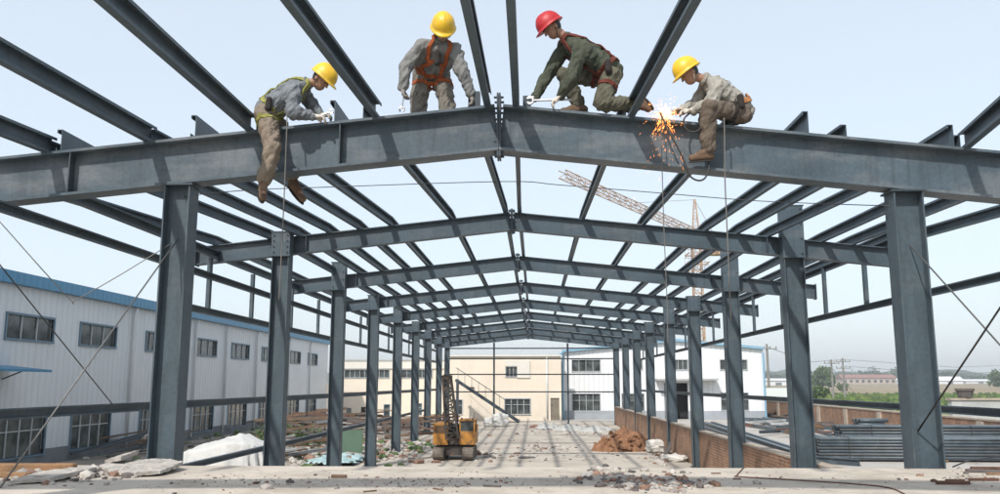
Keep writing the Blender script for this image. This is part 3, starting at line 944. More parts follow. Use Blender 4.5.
b = MB(); b.box(xa - .06, xc + .06, 53.9, 54.1, top, top + .09); b.build('parapet', M['cream_pale'], root)
p = rect((505, 360.5, 530, 378))
b = MB(); b.box(p[0] + .78, p[1], 53.93, 53.99, p[2], p[3]); b.box(p[0], p[0] + .78, 53.93, 53.99, rect((0, 360.5, 1, 366.6))[2], p[3]); b.build('shutter_panel', M['cream_pale'], root)
window(root, 'Y', 54, *rect((506, 367, 517, 376.5)), 3, 1, .05, 'win_bar')
window(root, 'Y', 54, *rect((505, 399, 530, 414)), 4, 2, .06, 'win_bar')
window(root, 'Y', 54, *rect((455, 400, 462, 414)), 2, 2, .05, 'win_bar')
d = rect((550.5, 398, 559.5, 423))
b = MB(); b.box(d[0], d[1], 54.06, 54.1, 0, d[3]); dd = b.build('door', M['door_paint'], root)
b = MB(); b.box(d[0] + .06, d[0] + .1, 54.02, 54.06, .9, 1.05); b.build('handle', M['bolt'], dd)
x = P(547, 380, 54).x
b = MB(); b.tube([(x, 53.94, top - .05), (x, 53.94, .1)], .05, 8); b.build('downpipe', M['downpipe'], root, smooth=True)
b = MB(); b.box(rect((470, 400, 471, 401))[0], rect((473, 400, 474, 401))[1], 53.9, 53.99, 2.0, 2.08); b.build('wall_light', M['bolt'], root)

root, xa, xc, top, rect = front_building('pale_building', 'low pale building with a strip of windows behind the left columns', 333, 451, 61, 361, 'cream',
    [(345, 370, 389, 377.5), (402, 370, 432, 377.5), (361, 407, 366, 420), (384.5, 405, 389, 419), (415, 404, 421, 414)])
b = MB(); b.box(xa - .05, xc, 60.9, 60.99, rect((0, 368, 1, 369))[2], top); b.build('fascia', M['cream_pale'], root)
b = MB(); b.box(xa - .06, xc, 60.85, 61.12, top, top + .12); b.build('parapet', M['conc_wall'], root)
window(root, 'Y', 61, *rect((345, 370, 389, 377.5)), 9, 1, .05, 'win_bar')
window(root, 'Y', 61, *rect((402, 370, 432, 377.5)), 6, 1, .05, 'win_bar')
window(root, 'Y', 61, *rect((384.5, 405, 389, 419)), 1, 2, .05, 'win_frame')
window(root, 'Y', 61, *rect((415, 404, 421, 414)), 2, 2, .05, 'win_frame')
d = rect((361, 407, 366, 420))
b = MB(); b.box(d[0], d[1], 61.06, 61.1, d[2], d[3]); b.build('door', M['dark'], root)
xs_ = rect((347, 408, 351, 416))
b = MB(); b.box(xs_[0], xs_[1], 60.9, 60.98, xs_[2], xs_[3]); b.build('meter_box', M['plinth'], root)

# ---- white gabled workshop
Y = 56.0
def rc(a, b_, c, d):
    p, q = P(a, b_, Y), P(c, d, Y)
    return (p.x, q.x, max(0, q.z), p.z)
xl_, xr_ = P(562, 352, Y).x, P(763, 349, Y).x
zl, zr, xm, zm = P(562, 352, Y).z, P(763, 349, Y).z, P(676, 341, Y).x, P(676, 341, Y).z
root = empty('gabled_workshop', ((xl_ + xr_) / 2, Y, 0), 'white gabled workshop with pale blue edges and a dark doorway', 'building')
ow = [rc(572, 360, 600, 371), rc(572.5, 394, 600, 411), rc(673.5, 360, 687.5, 369.5), rc(720, 360, 747, 369.5), rc(721, 393, 748.5, 410), rc(634, 360, 642, 369), rc(622, 394, 644, 411)]
door = rc(664, 383, 689, 424)
eav = min(zl, zr)
b = MB()
wall_cells(b, 'Y', Y, xl_, xr_, .55, eav, [w for w in ow] + [door], .2)
for s0, s1 in (((xl_, zl), (xm, zm)), ((xm, zm), (xr_, zr))):
    q = [(s0[0], Y, eav), (s1[0], Y, eav), (s1[0], Y, s1[1]), (s0[0], Y, s0[1])]
    b.add(q, [(0, 1, 2, 3)])
b.add([(xr_, Y, .55), (xr_, Y + 26, .55), (xr_, Y + 26, zr), (xr_, Y, zr)], [(0, 1, 2, 3)])
b.add([(xl_, Y + 26, .0), (xl_, Y + .2, .0), (xl_, Y + .2, zl), (xl_, Y + 26, zl)], [(0, 1, 2, 3)])
b.build('wall', M['white_clad_x'], root)
b = MB()
wall_cells(b, 'Y', Y - .03, xl_ - .02, xr_ + .03, -.02, .55, [door], .25)
b.box(xr_ - .15, xr_ + .03, Y + .24, Y + 26, -.02, .55)
b.build('plinth', M['plinth_pale'], root)
b = MB()
for s0, s1 in (((xl_, zl), (xm, zm)), ((xm, zm), (xr_, zr))):
    b.bar((s0[0], Y - .12, s0[1] + .05), (s1[0], Y - .12, s1[1] + .05), .24, .16)
b.build('roof_edge', M['pale_blue'], root)
b = MB()
for s0, s1 in (((xl_, zl), (xm, zm)), ((xm, zm), (xr_, zr))):
    b.add([(s0[0], Y, s0[1] + .02), (s1[0], Y, s1[1] + .02), (s1[0], Y + 26, s1[1] + .02), (s0[0], Y + 26, s0[1] + .02)], [(0, 1, 2, 3)])
b.build('roof', M['shed'], root)
for x in (xl_ + .02, xr_ - .04):
    b = MB(); b.tube([(x, Y - .09, min(zl, zr) - .1), (x, Y - .09, .05)], .07, 8); b.build('corner_trim', M['pale_blue'], root)
p0 = P(561, 353, Y - .4); p1 = P(552, 368, Y - 1.5)
b = MB(); b.tube([(xl_ + .1, Y - .1, zl - .05), (xl_ - .1, Y - .5, zl - .12), p1], .06, 8); b.build('gutter_spout', M['pale_blue'], root)
for w, cr in zip(ow, ((4, 1), (4, 2), (3, 1), (4, 1), (4, 2), (2, 1), (3, 2))):
    window(root, 'Y', Y, *w, cr[0], cr[1], .05, 'win_bar')
b = MB()
b.box(door[0] - .2, door[1] + .2, Y + 3.5, Y + 3.6, -.02, 3.4)
b.box(xl_ + .3, xr_ - .3, Y + .9, Y + 1.0, .1, 3.9)
b.build('dark_interior', M['dark'], root)
cx0, cx1 = P(655, 380, Y).x, P(716, 380, Y).x
zc_ = P(690, 379.5, Y).z
b = MB(); b.box(cx0, cx1, Y - .9, Y - .005, zc_ - .06, zc_ + .06); b.build('canopy', M['conc_wall'], root)
b = MB(); b.box(door[0] + .05, door[0] + .75, Y + .05, Y + .1, 0.02, door[3] - .03); b.build('sliding_door', M['plinth_pale'], root)

# ---- far sheds, the red-roofed row and low walls across the fields
def far_box(name, lab, px0, px1, ytop, Y, m, depth=10, roof=None, rh=1.5):
    a, c = P(px0, ytop, Y), P(px1, ytop, Y)
    g = gz(Y)
    root = empty(name, ((a.x + c.x) / 2, Y, g), lab, 'building')
    b = MB(); b.box(a.x, c.x, Y, Y + depth, g - .5, a.z); b.build('wall', M[m], root)
    b = MB()
    z, ov = a.z + .03, .6
    y0, ym, y1 = Y - ov, Y + depth / 2, Y + depth + ov
    b.add([(a.x - ov, y0, z), (c.x + ov, y0, z), (c.x + ov, ym, z + rh), (a.x - ov, ym, z + rh), (c.x + ov, y1, z), (a.x - ov, y1, z)], [(0, 1, 2, 3), (3, 2, 4, 5), (0, 3, 5), (1, 4, 2)])
    b.build('roof', M[roof or m], root)
    if name == 'farmhouse_row':
        n = 9
        for k in range(n):
            u = a.x + (c.x - a.x) * (k + .5) / n
            b = MB(); b.box(u - .8, u + .8, Y - .06, Y + .02, g + .9, g + 2.4); b.build('window', M['dark'], root)
    else:
        b = MB()
        b.box((a.x + c.x) / 2 - 1.5, (a.x + c.x) / 2 + 1.5, Y - .06, Y + .02, g - .01, g + 1.4)
        b.build('door', M['plinth'], root)
    return root
far_box('farmhouse_row', 'long low farmhouse row with a faded red roof across the meadow', 842, 896, 378.2, 520, 'house', 12, 'roof_red', 2.2)
far_box('white_shed', 'white field shed just right of the red-roofed row', 897, 904, 380.2, 540, 'shed', 8, 'shed', 1)
far_box('white_shed', 'long white greenhouse shed behind the nearest right column', 938, 963, 380.8, 520, 'shed', 9, 'shed', 2.5)
far_box('white_shed', 'low white shed at the far right picture edge', 966, 996, 381.2, 560, 'shed', 9, 'shed', 1.2)
far_box('white_shed', 'low white shed between the workshop corner and the second right column', 765, 792, 380.6, 420, 'shed', 8, 'shed', 1)
b = MB()
p, q = P(764, 388, 78), P(800, 388, 78)
b.box(p.x, q.x, 78, 78.2, -.02, p.z)
tag(b.build('white_yard_wall', M['shed'], origin=((p.x + q.x) / 2, 78, 0)), 'low white yard wall beyond the workshop corner', 'wall')

# ---- brick walls
b = MB()
b.box(4.52, 4.74, 10.2, 49.2, -.02, .96)
root = b.build('brick_dwarf_wall', M['brick'], origin=(4.63, 10.2, 0))
tag(root, 'low orange brick wall running between the right columns', 'wall')
b = MB(); b.box(4.51, 4.75, 10.2, 49.2, .961, 1.0); b.build('coping', M['coping'], root)
pa, pb_ = V((14.9, 22.5, 0)), V((17.0, 66, 0))
b = MB(); b.bar(pa + V((0, 0, .52)), pb_ + V((0, 0, .52)), .24, 1.04)
root = b.build('brick_boundary_wall', M['brick'], origin=pa)
tag(root, 'long brick boundary wall with pale coping between yard and meadow', 'wall')
b = MB(); b.bar(pa + V((0, 0, 1.075)), pb_ + V((0, 0, 1.075)), .30, .06); b.build('coping', M['coping'], root)
for k in range(9):
    c = pa.lerp(pb_, (k + .5) / 9)
    b = MB(); b.bar(c + V((-.16, -.18, .5)), c + V((-.16, .18, .5)), .12, 1.03); b.build('pilaster', M['coping'], root)
b = MB(); b.box(15.75, 27, 33, 33.3, -.02, 1.66)
root = b.build('concrete_wall', M['conc_wall'], origin=(17, 33, 0))
tag(root, 'weathered pale concrete wall behind the brick wall at the right edge', 'wall')
b = MB(); b.box(15.7, 27.05, 32.95, 33.36, 1.661, 1.74); b.build('coping', M['coping'], root)
c = P(966, 406, 33.15)
b = MB()
b.tube([(c.x, 33.15, 1.742), (c.x, 33.15, 2.0), (c.x, 33.15, 2.02), (c.x, 33.15, 2.1)], [.24, .30, .34, .34], 16)
root = b.build('tub', M['rock_dark'], origin=(c.x, 33.15, 1.742))
tag(root, 'dark tub standing on the concrete wall at the right', 'tub')

# ================================================================== MACHINES
def lattice(b, p0, p1, w0, w1, n, rc_, rb, up=(0, 0, 1), tri=False):
    """a braced lattice mast from p0 to p1, square width w0 at p0 and w1 at p1"""
    p0, p1 = V(p0), V(p1)
    t = (p1 - p0).normalized()
    a = t.cross(V(up))
    a = a.normalized() if a.length > 1e-4 else V((1, 0, 0))
    u = a.cross(t).normalized()
    cs = [(-1, -1), (1, -1), (0, 1)] if tri else [(-1, -1), (1, -1), (1, 1), (-1, 1)]
    def pt(k, i):
        f = i / n
        w = (w0 + (w1 - w0) * f) / 2
        return p0.lerp(p1, f) + a * (cs[k][0] * w) + u * (cs[k][1] * w)
    m = len(cs)
    for k in range(m):
        b.tube([pt(k, 0), pt(k, n)], rc_, 5)
    for i in range(n):
        for k in range(m):
            k2 = (k + 1) % m
            b.tube([pt(k, i), pt(k2, i)], rb, 4)
            b.tube([pt(k, i), pt(k2, i + 1)] if (i + k) % 2 else [pt(k2, i), pt(k, i + 1)], rb, 4)

# ---- small orange crawler crane on the hall floor
c = G(453, 461, 0)
cx, cy = c.x, c.y
root = empty('crawler_crane', (cx, cy, 0), 'small old orange crawler crane with a dark lattice boom on the hall floor', 'crane')
for s in (-1, 1):
    x = cx + s * .44
    b = MB()
    prof = []
    for k in range(28):
        a = 2 * math.pi * k / 28
        ca, sa = math.cos(a), math.sin(a)
        prof.append((.85 * (abs(ca) ** .55) * (1 if ca > 0 else -1), .20 + .19 * (abs(sa) ** .7) * (1 if sa > 0 else -1)))
    vs = [(x + d, cy + .75 + p[0], max(0.004, p[1])) for d in (-.15, .15) for p in prof]
    n = len(prof)
    b.add(vs, [(k, (k + 1) % n, n + (k + 1) % n, n + k) for k in range(n)] + [tuple(range(n - 1, -1, -1)), tuple(range(n, 2 * n))])
    for k in range(n):
        p, q = prof[k], prof[(k + 1) % n]
        mx, mz = (p[0] + q[0]) / 2, (p[1] + q[1]) / 2
        dy, dz = q[0] - p[0], q[1] - p[1]
        L = math.hypot(dy, dz)
        nn = V((0, dz / L, -dy / L))
        b.frame_box((x, cy + .75 + mx, max(.02, mz)), V((.165, 0, 0)), V((0, dy / L * .03, dz / L * .03)), nn * .014)
    tr = b.build('track', M['track'], root)
    b = MB()
    for yy in (-.55, -.2, .2, .55):
        b.tube([(x - .156, cy + .75 + yy, .2), (x + .156, cy + .75 + yy, .2)], .13, 12)
    b.build('track_roller', M['machine_dark'], tr)
b = MB(); b.box(cx - .33, cx + .33, cy + .25, cy + 1.3, .14, .40); b.tube([(cx, cy + .78, .40), (cx, cy + .78, .46)], .3, 16); b.build('undercarriage', M['machine_dark'], root)
b = MB()
b.box(cx - .62, cx - .17, cy + .1, cy + 1.6, .46, 1.10)
b.box(cx - .17, cx + .17, cy + .35, cy + 1.6, .46, .80)
b.box(cx + .17, cx + .64, cy + .95, cy + 1.6, .46, 1.02)
b.box(cx - .60, cx - .19, cy + .088, cy + .098, .50, .76)
b.box(cx - .60, cx - .19, cy + .088, cy + .098, .79, 1.06)
body = b.build('body', M['orange'], root, bevel=.02)
b = MB()
b.box(cx + .17, cx + .64, cy + .15, cy + .94, .46, .82)
for xx, yy in ((.17, .15), (.60, .15), (.17, .90), (.60, .90)):
    b.box(cx + xx, cx + xx + .04, cy + yy, cy + yy + .04, .82, 1.16)
b.box(cx + .15, cx + .66, cy + .12, cy + .97, 1.16, 1.21)
b.box(cx + .21, cx + .60, cy + .15, cy + .19, .821, .86)
cab = b.build('cab', M['orange'], root, bevel=.01)
b = MB(); b.box(cx + .211, cx + .599, cy + .165, cy + .175, .861, 1.158); b.box(cx + .175, cx + .185, cy + .19, cy + .9, .83, 1.158); b.build('windscreen', M['glass'], cab)
b = MB()
for q in range(7):
    b.box(cx - .57, cx - .23, cy + .078, cy + .0875, .815 + q * .034, .833 + q * .034)
b.build('engine_grille', M['machine_dark'], root)
b = MB()
for q in range(3):
    b.tube(smooth_path([V((cx - .14 + q * .05, cy + .24, .60)), V((cx - .16 + q * .06, cy + .14, .74)), V((cx - .10 + q * .05, cy + .18, .92)), V((cx - .08 + q * .05, cy + .4, 1.0))]), .013, 6)
b.build('hydraulic_hose', M['rubber'], root)
b = MB()
for q in (.24, .57):
    b.tube([(cx + q, cy + .10, 1.235), (cx + q, cy + .16, 1.235)], .03, 10)
b.tube([(cx + .62, cy + .2, 1.21), (cx + .62, cy + .2, 1.42)], .008, 5)
b.build('work_lamp', M['machine_dark'], cab)
b = MB()
b.box(cx - .60, cx + .60, cy + 1.602, cy + 1.75, .50, .95)
b.build('counterweight', M['machine_dark'], root)
b = MB()
b.tube([(cx - .4, cy + 1.0, 1.10), (cx - .4, cy + 1.0, 1.32), (cx - .4, cy + .94, 1.38)], .035, 8); b.build('exhaust', M['machine_dark'], root)
b = MB()
b.tube([(cx - .15, cy + .62, .93), (cx + .15, cy + .62, .93)], .13, 14)
b.tube([(cx - .15, cy + .36, .72), (cx + .15, cy + .36, .72)], .11, 14)
b.box(cx - .165, cx - .15, cy + .2, cy + 1.0, .46, 1.08)
b.box(cx + .15, cx + .165, cy + .2, cy + 1.0, .46, 1.08)
b.box(cx - .15, cx + .15, cy + .22, cy + .26, .46, .58)
b.build('winch', M['machine_dark'], root)
tip = P(447, 377, cy + .35)
b = MB()
foot = V((cx - .03, cy + .2, .62))
lattice(b, foot, tip, .36, .24, 10, .032, .020, up=(0, -1, 0))
b.box(tip.x - .16, tip.x + .16, tip.y - .08, tip.y + .08, tip.z - .04, tip.z + .05)
b.tube([(tip.x - .1, tip.y, tip.z + .02), (tip.x + .1, tip.y, tip.z + .02)], .07, 12)
boom = b.build('boom', M['machine_dark'], root)
b = MB()
for s in (-.05, .05):
    b.tube([(tip.x + s, tip.y + .03, tip.z), (cx + s, cy + 1.2, 1.1)], .010, 5)
    b.tube([(tip.x + s, tip.y - .06, tip.z), (foot.x + s, foot.y - .12, .9)], .010, 5)
b.build('hoist_rope', M['dark_wire'], boom)

# ---- tower crane behind the workshop
ct = P(697, 265, 112)
tx, ty = ct.x, ct.y
mast_top = P(697, 246, 112).z
root = empty('tower_crane', (tx, ty, 0), 'pale orange tower crane with its jib reaching left behind the roof frame', 'tower crane')
b = MB(); lattice(b, (tx, ty, -.02), (tx, ty, mast_top), 1.15, 1.15, 26, .085, .05, up=(0, 1, 0)); b.build('mast', M['crane'], root)
b = MB()
for z0, w in ((mast_top - 3.6, 1.25), (mast_top - 2.4, 1.35), (mast_top - 1.2, 1.3), (mast_top, 1.1)):
    for dx, dy, sx, sy in ((0, -1, 1, .06), (0, 1, 1, .06), (-1, 0, .06, 1), (1, 0, .06, 1)):
        b.box(tx + dx * w - sx * w, tx + dx * w + sx * w, ty + dy * w - sy * w, ty + dy * w + sy * w, z0, z0 + .09)
    for sx in (-1, 1):
        for sy in (-1, 1):
            b.tube([(tx + sx * w, ty + sy * w, z0), (tx + sx * w, ty + sy * w, z0 + 1.0)], .035, 4)
    for dx, dy, sx, sy in ((0, -1, 1, .03), (0, 1, 1, .03), (-1, 0, .03, 1), (1, 0, .03, 1)):
        b.box(tx + dx * w - sx * w, tx + dx * w + sx * w, ty + dy * w - sy * w, ty + dy * w + sy * w, z0 + .95, z0 + 1.0)
b.build('climbing_frame', M['crane'], root)
pk = P(697, 199, 112)
b = MB(); lattice(b, (tx, ty, mast_top), (tx, ty, pk.z), 1.15, .2, 7, .05, .032, up=(0, 1, 0)); b.build('tower_head', M['crane'], root)
jz = P(690, 232, 111).z
jt = G(562, 174, jz)
jd = (V((jt.x, jt.y, jz)) - V((tx, ty, jz))).normalized()
j0 = V((tx, ty, jz)) + jd * .9
b = MB(); lattice(b, j0, (jt.x, jt.y, jz), .85, .75, 26, .05, .032, tri=False); b.build('jib', M['crane'], root)
cj = V((tx, ty, jz)) - jd * 9
b = MB(); lattice(b, V((tx, ty, jz)) - jd * .9, cj, .95, .9, 8, .05, .03); b.box(cj.x - 1, cj.x + 1, cj.y - .9, cj.y + .9, jz - 1.8, jz - .3); b.build('counter_jib', M['crane'], root)
b = MB()
b.tube([(tx, ty, pk.z - .1), V((tx, ty, jz + .5)) + jd * 20], .035, 4)
b.tube([(tx, ty, pk.z - .1), cj + V((0, 0, .5))], .035, 4)
b.build('tie_rod', M['crane'], root)
b = MB(); b.box(tx - 1.5, tx - .55, ty - 1.1, ty - .2, mast_top - .1, mast_top + 1.5); b.build('cab', M['crane'], root)
hk = V((tx, ty, jz)) + jd * 12
b = MB(); b.tube([hk, hk - V((0, 0, 3))], .03, 4); b.box(hk.x - .2, hk.x + .2, hk.y - .1, hk.y + .1, hk.z - 3.4, hk.z - 3); b.build('hook_block', M['crane'], root)

# ---- steel gangway leaning at the far end
a_, c_ = P(456, 380, 52.2), G(519, 425, 0.02)
c_ = V((c_.x, 51.0, .05))
c_.x = P(519, 425, 51.0).x
root = empty('gangway', (c_.x, c_.y, 0), 'long steel gangway with a handrail sloping down at the far end of the hall', 'gangway')
b = MB()
for dy in (-.35, .35):
    b.bar(a_ + V((0, dy, 0)), c_ + V((0, dy, 0)), .06, .16)
b.build('stringer', M['steel_dark'], root)
b = MB()
for k in range(24):
    q = a_.lerp(c_, (k + .5) / 24)
    b.box(q.x - .1, q.x + .1, q.y - .32, q.y + .32, q.z - .02, q.z + .02)
b.build('tread', M['steel_dark'], root)
b = MB()
for dy in (-.35, .35):
    b.tube([a_ + V((0, dy, .75)), c_ + V((-.3, dy, .95))], .012, 5)
    for k in range(9):
        q = a_.lerp(c_, (k + .3) / 9)
        b.tube([q + V((0, dy, 0)), q + V((0, dy, .8))], .008, 4)
b.build('handrail', M['steel_dark'], root)
b = MB()
for dy in (-.35, .35):
    b.bar((a_.x + .1, a_.y + dy, 0), (a_.x + .1, a_.y + dy, a_.z), .1, .1, up=(0, 1, 0))
b.build('support_post', M['steel_dark'], root)

# ================================================================== STEEL STOCK IN THE YARD
def bundle(lab, x0, y, L, cols_, rows_, r, ang=0.0, seed=0, strap=True):
    rn = random.Random(seed)
    root = empty('tube_bundle', (x0, y, 0), lab, 'tube bundle', 'bundles of steel tube in the yard')
    d = V((math.cos(ang), math.sin(ang), 0))
    n_ = V((-d.y, d.x, 0))
    for i in range(cols_):
        for j in range(rows_):
            off = n_ * ((i - cols_ / 2 + .5) * r * 2.04) + V((0, 0, .07 + r + j * r * 2.02))
            s0 = rn.uniform(-.07, .07)
            p0 = V((x0, y, 0)) + off + d * s0
            b = MB()
            b.tube([p0, p0 + d * (L + rn.uniform(-.1, .1))], r * .97, 10)
            b.tube([p0 - d * .004, p0 - d * .002], r * .72, 10, mi=1)
            me_ = b.mesh('tube')
            me_.polygons.foreach_set('use_smooth', [len(p_.vertices) == 4 for p_ in me_.polygons])
            link_mesh('tube', me_, [M[rn.choice(['pipe_end', 'pipe_end', 'pipe_b', 'pipe_c'])], M['dark']], root)
    H = .07 + rows_ * r * 2.02
    W = cols_ * r * 2.04
    for f in (.12, .5, .86):
        c = V((x0, y, 0)) + d * (L * f)
        b = MB()
        b.frame_box(c + V((0, 0, .035)), d * .05, n_ * (W / 2 + .1), V((0, 0, .034)))
        b.build('bearer', M['timber'], root)
        if strap:
            b = MB()
            b.frame_box(c + V((0, 0, H + .004)), d * .012, n_ * (W / 2 + .012), V((0, 0, .003)))
            for s in (-1, 1):
                b.frame_box(c + n_ * (s * (W / 2 + .009)) + V((0, 0, H / 2 + .04)), d * .012, n_ * .003, V((0, 0, H / 2 - .04)))
            b.build('strap', M['bolt'], root)
    return root, d, n_, W, H
f0 = G(822, 462, 0)
bundle('front bundle of steel tube in the yard, the lower one', f0.x, f0.y + .5, 7.2, 8, 7, .0445, -.02, 1)
f1 = P(835, 440, f0.y + 2.2)
bundle('rear taller bundle of steel tube in the yard, behind the front one', f1.x, f0.y + 2.0, 8.0, 8, 10, .045, -.02, 2)
f2 = G(858, 432, 0)
bundle('small dark bundle of short steel tube by the brick boundary wall', P(856, 432, 31.0).x, 31.0, 1.0, 4, 7, .07, .05, 3, False)
for k, (px, py) in enumerate(((849, 440), (838, 434), (931, 441), (935, 436))):
    pass
# loose long steel members lying on the pale yard
rn = random.Random(11)
LS = [((703, 425), (790, 455), .09), ((706, 424), (797, 455), .08), ((712, 424), (804, 455), .09), ((698, 427), (784, 457), .07),
      ((752, 421), (826, 441), .09), ((757, 418), (830, 436), .10), ((765, 416), (836, 431), .10), ((745, 421), (818, 424), .13), ((745, 426), (790, 434), .11),
      ((796, 461), (860, 466), .09), ((800, 457), (850, 464.5), .08), ((778, 417), (838, 424), .14), ((800, 422), (862, 427), .10)]
for k, (a, c, d) in enumerate(LS):
    A, B = G(*a), G(*c)
    b = MB()
    if k % 3 == 0:
        b.ibeam(A + V((0, 0, d)), B + V((0, 0, d)), d * 2, d * 1.5, .02, .02)
    else:
        b.bar(A + V((0, 0, d * .8)), B + V((0, 0, d * .8)), d * 1.6, d * 1.6)
    tag(b.build('steel_member', M['pipe_end'], origin=A), 'loose long steel member lying on the pale yard beyond the brick dwarf wall', 'steel member', 'loose steel members in the yard')
for k in range(34):
    A = G(rn.uniform(742, 830), rn.uniform(414, 438), 0)
    L, an = rn.uniform(.8, 3.2), rn.uniform(-.5, .9)
    z = rn.uniform(.04, .35)
    D = V((math.cos(an), math.sin(an), rn.uniform(-.03, .05))) * L
    b = MB()
    b.bar(A + V((0, 0, z)), A + D + V((0, 0, z)), rn.uniform(.06, .16), rn.uniform(.06, .16))
    tag(b.build('yard_offcut', M[rn.choice(['pipe_end', 'rust', 'steel_dark', 'timber', 'conc_wall', 'rock_dark'])], origin=A), 'short offcut in the jumble of scrap between workshop and tube bundles', 'offcut', 'scrap offcuts in the yard')

# ================================================================== LEFT SIDE HEAPS
def scrap(n, box, mats, name, lab, cat, group, Lr, seed, zmax, ang=(-.6, .6)):
    rn = random.Random(seed)
    for k in range(n):
        A = G(rn.uniform(box[0], box[2]), rn.uniform(box[1], box[3]), 0)
        L = rn.uniform(*Lr)
        an = rn.uniform(*ang)
        z = abs(rn.gauss(0, zmax * .5)) + .03
        D = V((math.cos(an), math.sin(an), rn.uniform(-.08, .14))) * (L / 2)
        w = rn.uniform(.05, .15)
        b = MB()
        b.bar(A - D + V((0, 0, z + abs(D.z))), A + D + V((0, 0, z + abs(D.z))), w, w * rn.uniform(.5, 1.0))
        tag(b.build(name, M[rn.choice(mats)], origin=A), lab, cat, group)
scrap(46, (272, 431, 333, 447), ['rust', 'timber', 'timber', 'rock_dark'], 'rusty_bar', 'rusty length in the tangled scrap between second and third left columns', 'scrap', 'rusty scrap beside the left columns', (.8, 3.0), 21, .8)
scrap(60, (345, 425, 438, 439), ['rust', 'timber', 'timber', 'rock_dark', 'rock_dark'], 'scrap_timber', 'brown scrap length in the long heap behind the left columns', 'scrap', 'brown scrap behind the left columns', (.8, 3.0), 22, .9)
scrap(16, (118, 447, 178, 459), ['timber', 'rock_dark', 'steel_dark'], 'stacked_plank', 'dark plank in the stack along the warehouse wall', 'plank', 'dark planks along the warehouse', (2.0, 4.5), 23, .5, (1.3, 1.8))
scrap(10, (268, 448, 300, 462), ['conc_wall', 'plinth', 'timber'], 'pale_plank', 'pale plank lying by the white tarpaulin heap', 'plank', 'pale planks by the tarpaulin', (1.2, 2.6), 24, .25, (.5, 1.1))

def heap(name, m, c, rx, ry, h, seed, rough=.25, lab='', cat='', kind=None, n=40, sharp=1.0):
    """a continuous lumpy mound"""
    b = MB()
    vs, fs = [], []
    for j in range(n + 1):
        for i in range(n + 1):
            u, v = 2 * i / n - 1, 2 * j / n - 1
            r = math.hypot(u, v)
            base = max(0, 1 - r ** 2.6)
            nn = noise.noise(V((u * 2.2, v * 2.2, seed))) * rough + noise.noise(V((u * 6, v * 6, seed))) * rough * .5 + noise.noise(V((u * 17, v * 17, seed))) * rough * .25 * sharp
            z = h * max(-.05, (base ** .8) * (1 + nn * 1.4))
            vs.append((c[0] + u * rx, c[1] + v * ry, c[2] + z - .01))
    for j in range(n):
        for i in range(n):
            fs.append((j * (n + 1) + i, j * (n + 1) + i + 1, (j + 1) * (n + 1) + i + 1, (j + 1) * (n + 1) + i))
    b.add(vs, fs)
    o = b.build(name, m, origin=V(c))
    return tag(o, lab or None, cat or None, None, kind)

# white tarpaulin over stacked goods: folds hang straight down from a lumpy top
c = V((P(226, 440, 23.6).x, 23.6, 0))
b = MB()
n, mth = 140, 24
rn = random.Random(5)
vs, fs = [], []
for j in range(mth + 1):
    f = j / mth
    for k in range(n):
        a = 2 * math.pi * k / n
        sx, sy = abs(math.cos(a)) ** .5 * (1 if math.cos(a) > 0 else -1), abs(math.sin(a)) ** .5 * (1 if math.sin(a) > 0 else -1)
        fold = noise.noise(V((math.cos(a) * 7, math.sin(a) * 7, 1.3 + f * .5)))
        if f < .55:
            r = .05 + .95 * (f / .55)
            hump = .78 + .10 * noise.noise(V((r * sx * 1.7, r * sy * 1.7, 4))) + .07 * noise.noise(V((r * sx * 5, r * sy * 5, 2))) + .03 * noise.noise(V((r * sx * 13, r * sy * 13, 2)))
            z = hump + .22 * math.exp(-((sx * r - .3) ** 2) / .18) * .8 - .26 * max(0, -(sx * r)) ** 1.3 - .1 * r ** 4
            rr = r
        else:
            g = (f - .55) / .45
            hump = .78 + .10 * noise.noise(V((sx * 1.7, sy * 1.7, 4))) + .07 * noise.noise(V((sx * 5, sy * 5, 2))) + .03 * noise.noise(V((sx * 13, sy * 13, 2)))
            z0 = hump + .22 * math.exp(-((sx - .3) ** 2) / .18) * .8 - .26 * max(0, -sx) ** 1.3 - .1
            z = z0 * (1 - g) ** .9
            rr = 1 + .12 * g + fold * .2 * g
        vs.append((c.x + sx * rr * 1.16, c.y + sy * rr * .85, max(.005, z * .86)))
for j in range(mth):
    for k in range(n):
        fs.append((j * n + k, j * n + (k + 1) % n, (j + 1) * n + (k + 1) % n, (j + 1) * n + k))
fs.append(tuple(range(n - 1, -1, -1)))
b.add(vs, fs)
tag(b.build('tarpaulin_heap', M['tarp'], origin=c, smooth=True), 'white tarpaulin draped over stacked goods beside the warehouse', 'tarpaulin')

c = G(351, 456, 0)
root = empty('green_sheet', (c.x, c.y, 0), 'dark green metal sheet propped upright beside a left column', 'sheet')
b = MB()
b.frame_box((c.x, c.y + .12, .40), V((.33, .02, 0)), V((0, .012, .004)), V((-.02, .10, .40)))
b.build('sheet', M['green_panel'], root)
b = MB()
b.bar((c.x + .1, c.y + .25, .62), (c.x + .1, c.y + .75, .0), .05, .05)
b.build('prop', M['timber'], root)

c = G(339, 462, 0)
b = MB()
n = 36
vs = [(c.x + (i / n - .5) * 1.35 * (1 + .15 * math.sin(j)), c.y + (j / n - .5) * 2.6, .10 + .10 * noise.noise(V((i * .16, j * .16, 2))) + .05 * noise.noise(V((i * .5, j * .4, 6)))) for j in range(n + 1) for i in range(n + 1)]
b.add(vs, [(j * (n + 1) + i, j * (n + 1) + i + 1, (j + 1) * (n + 1) + i + 1, (j + 1) * (n + 1) + i) for j in range(n) for i in range(n)])
o = b.build('crumpled_tarp', M['teal_tarp'], origin=c, smooth=True)
sm = o.modifiers.new('thickness', 'SOLIDIFY'); sm.thickness = .012
tag(o, 'crumpled faded teal tarp lying near the third left column', 'tarp')

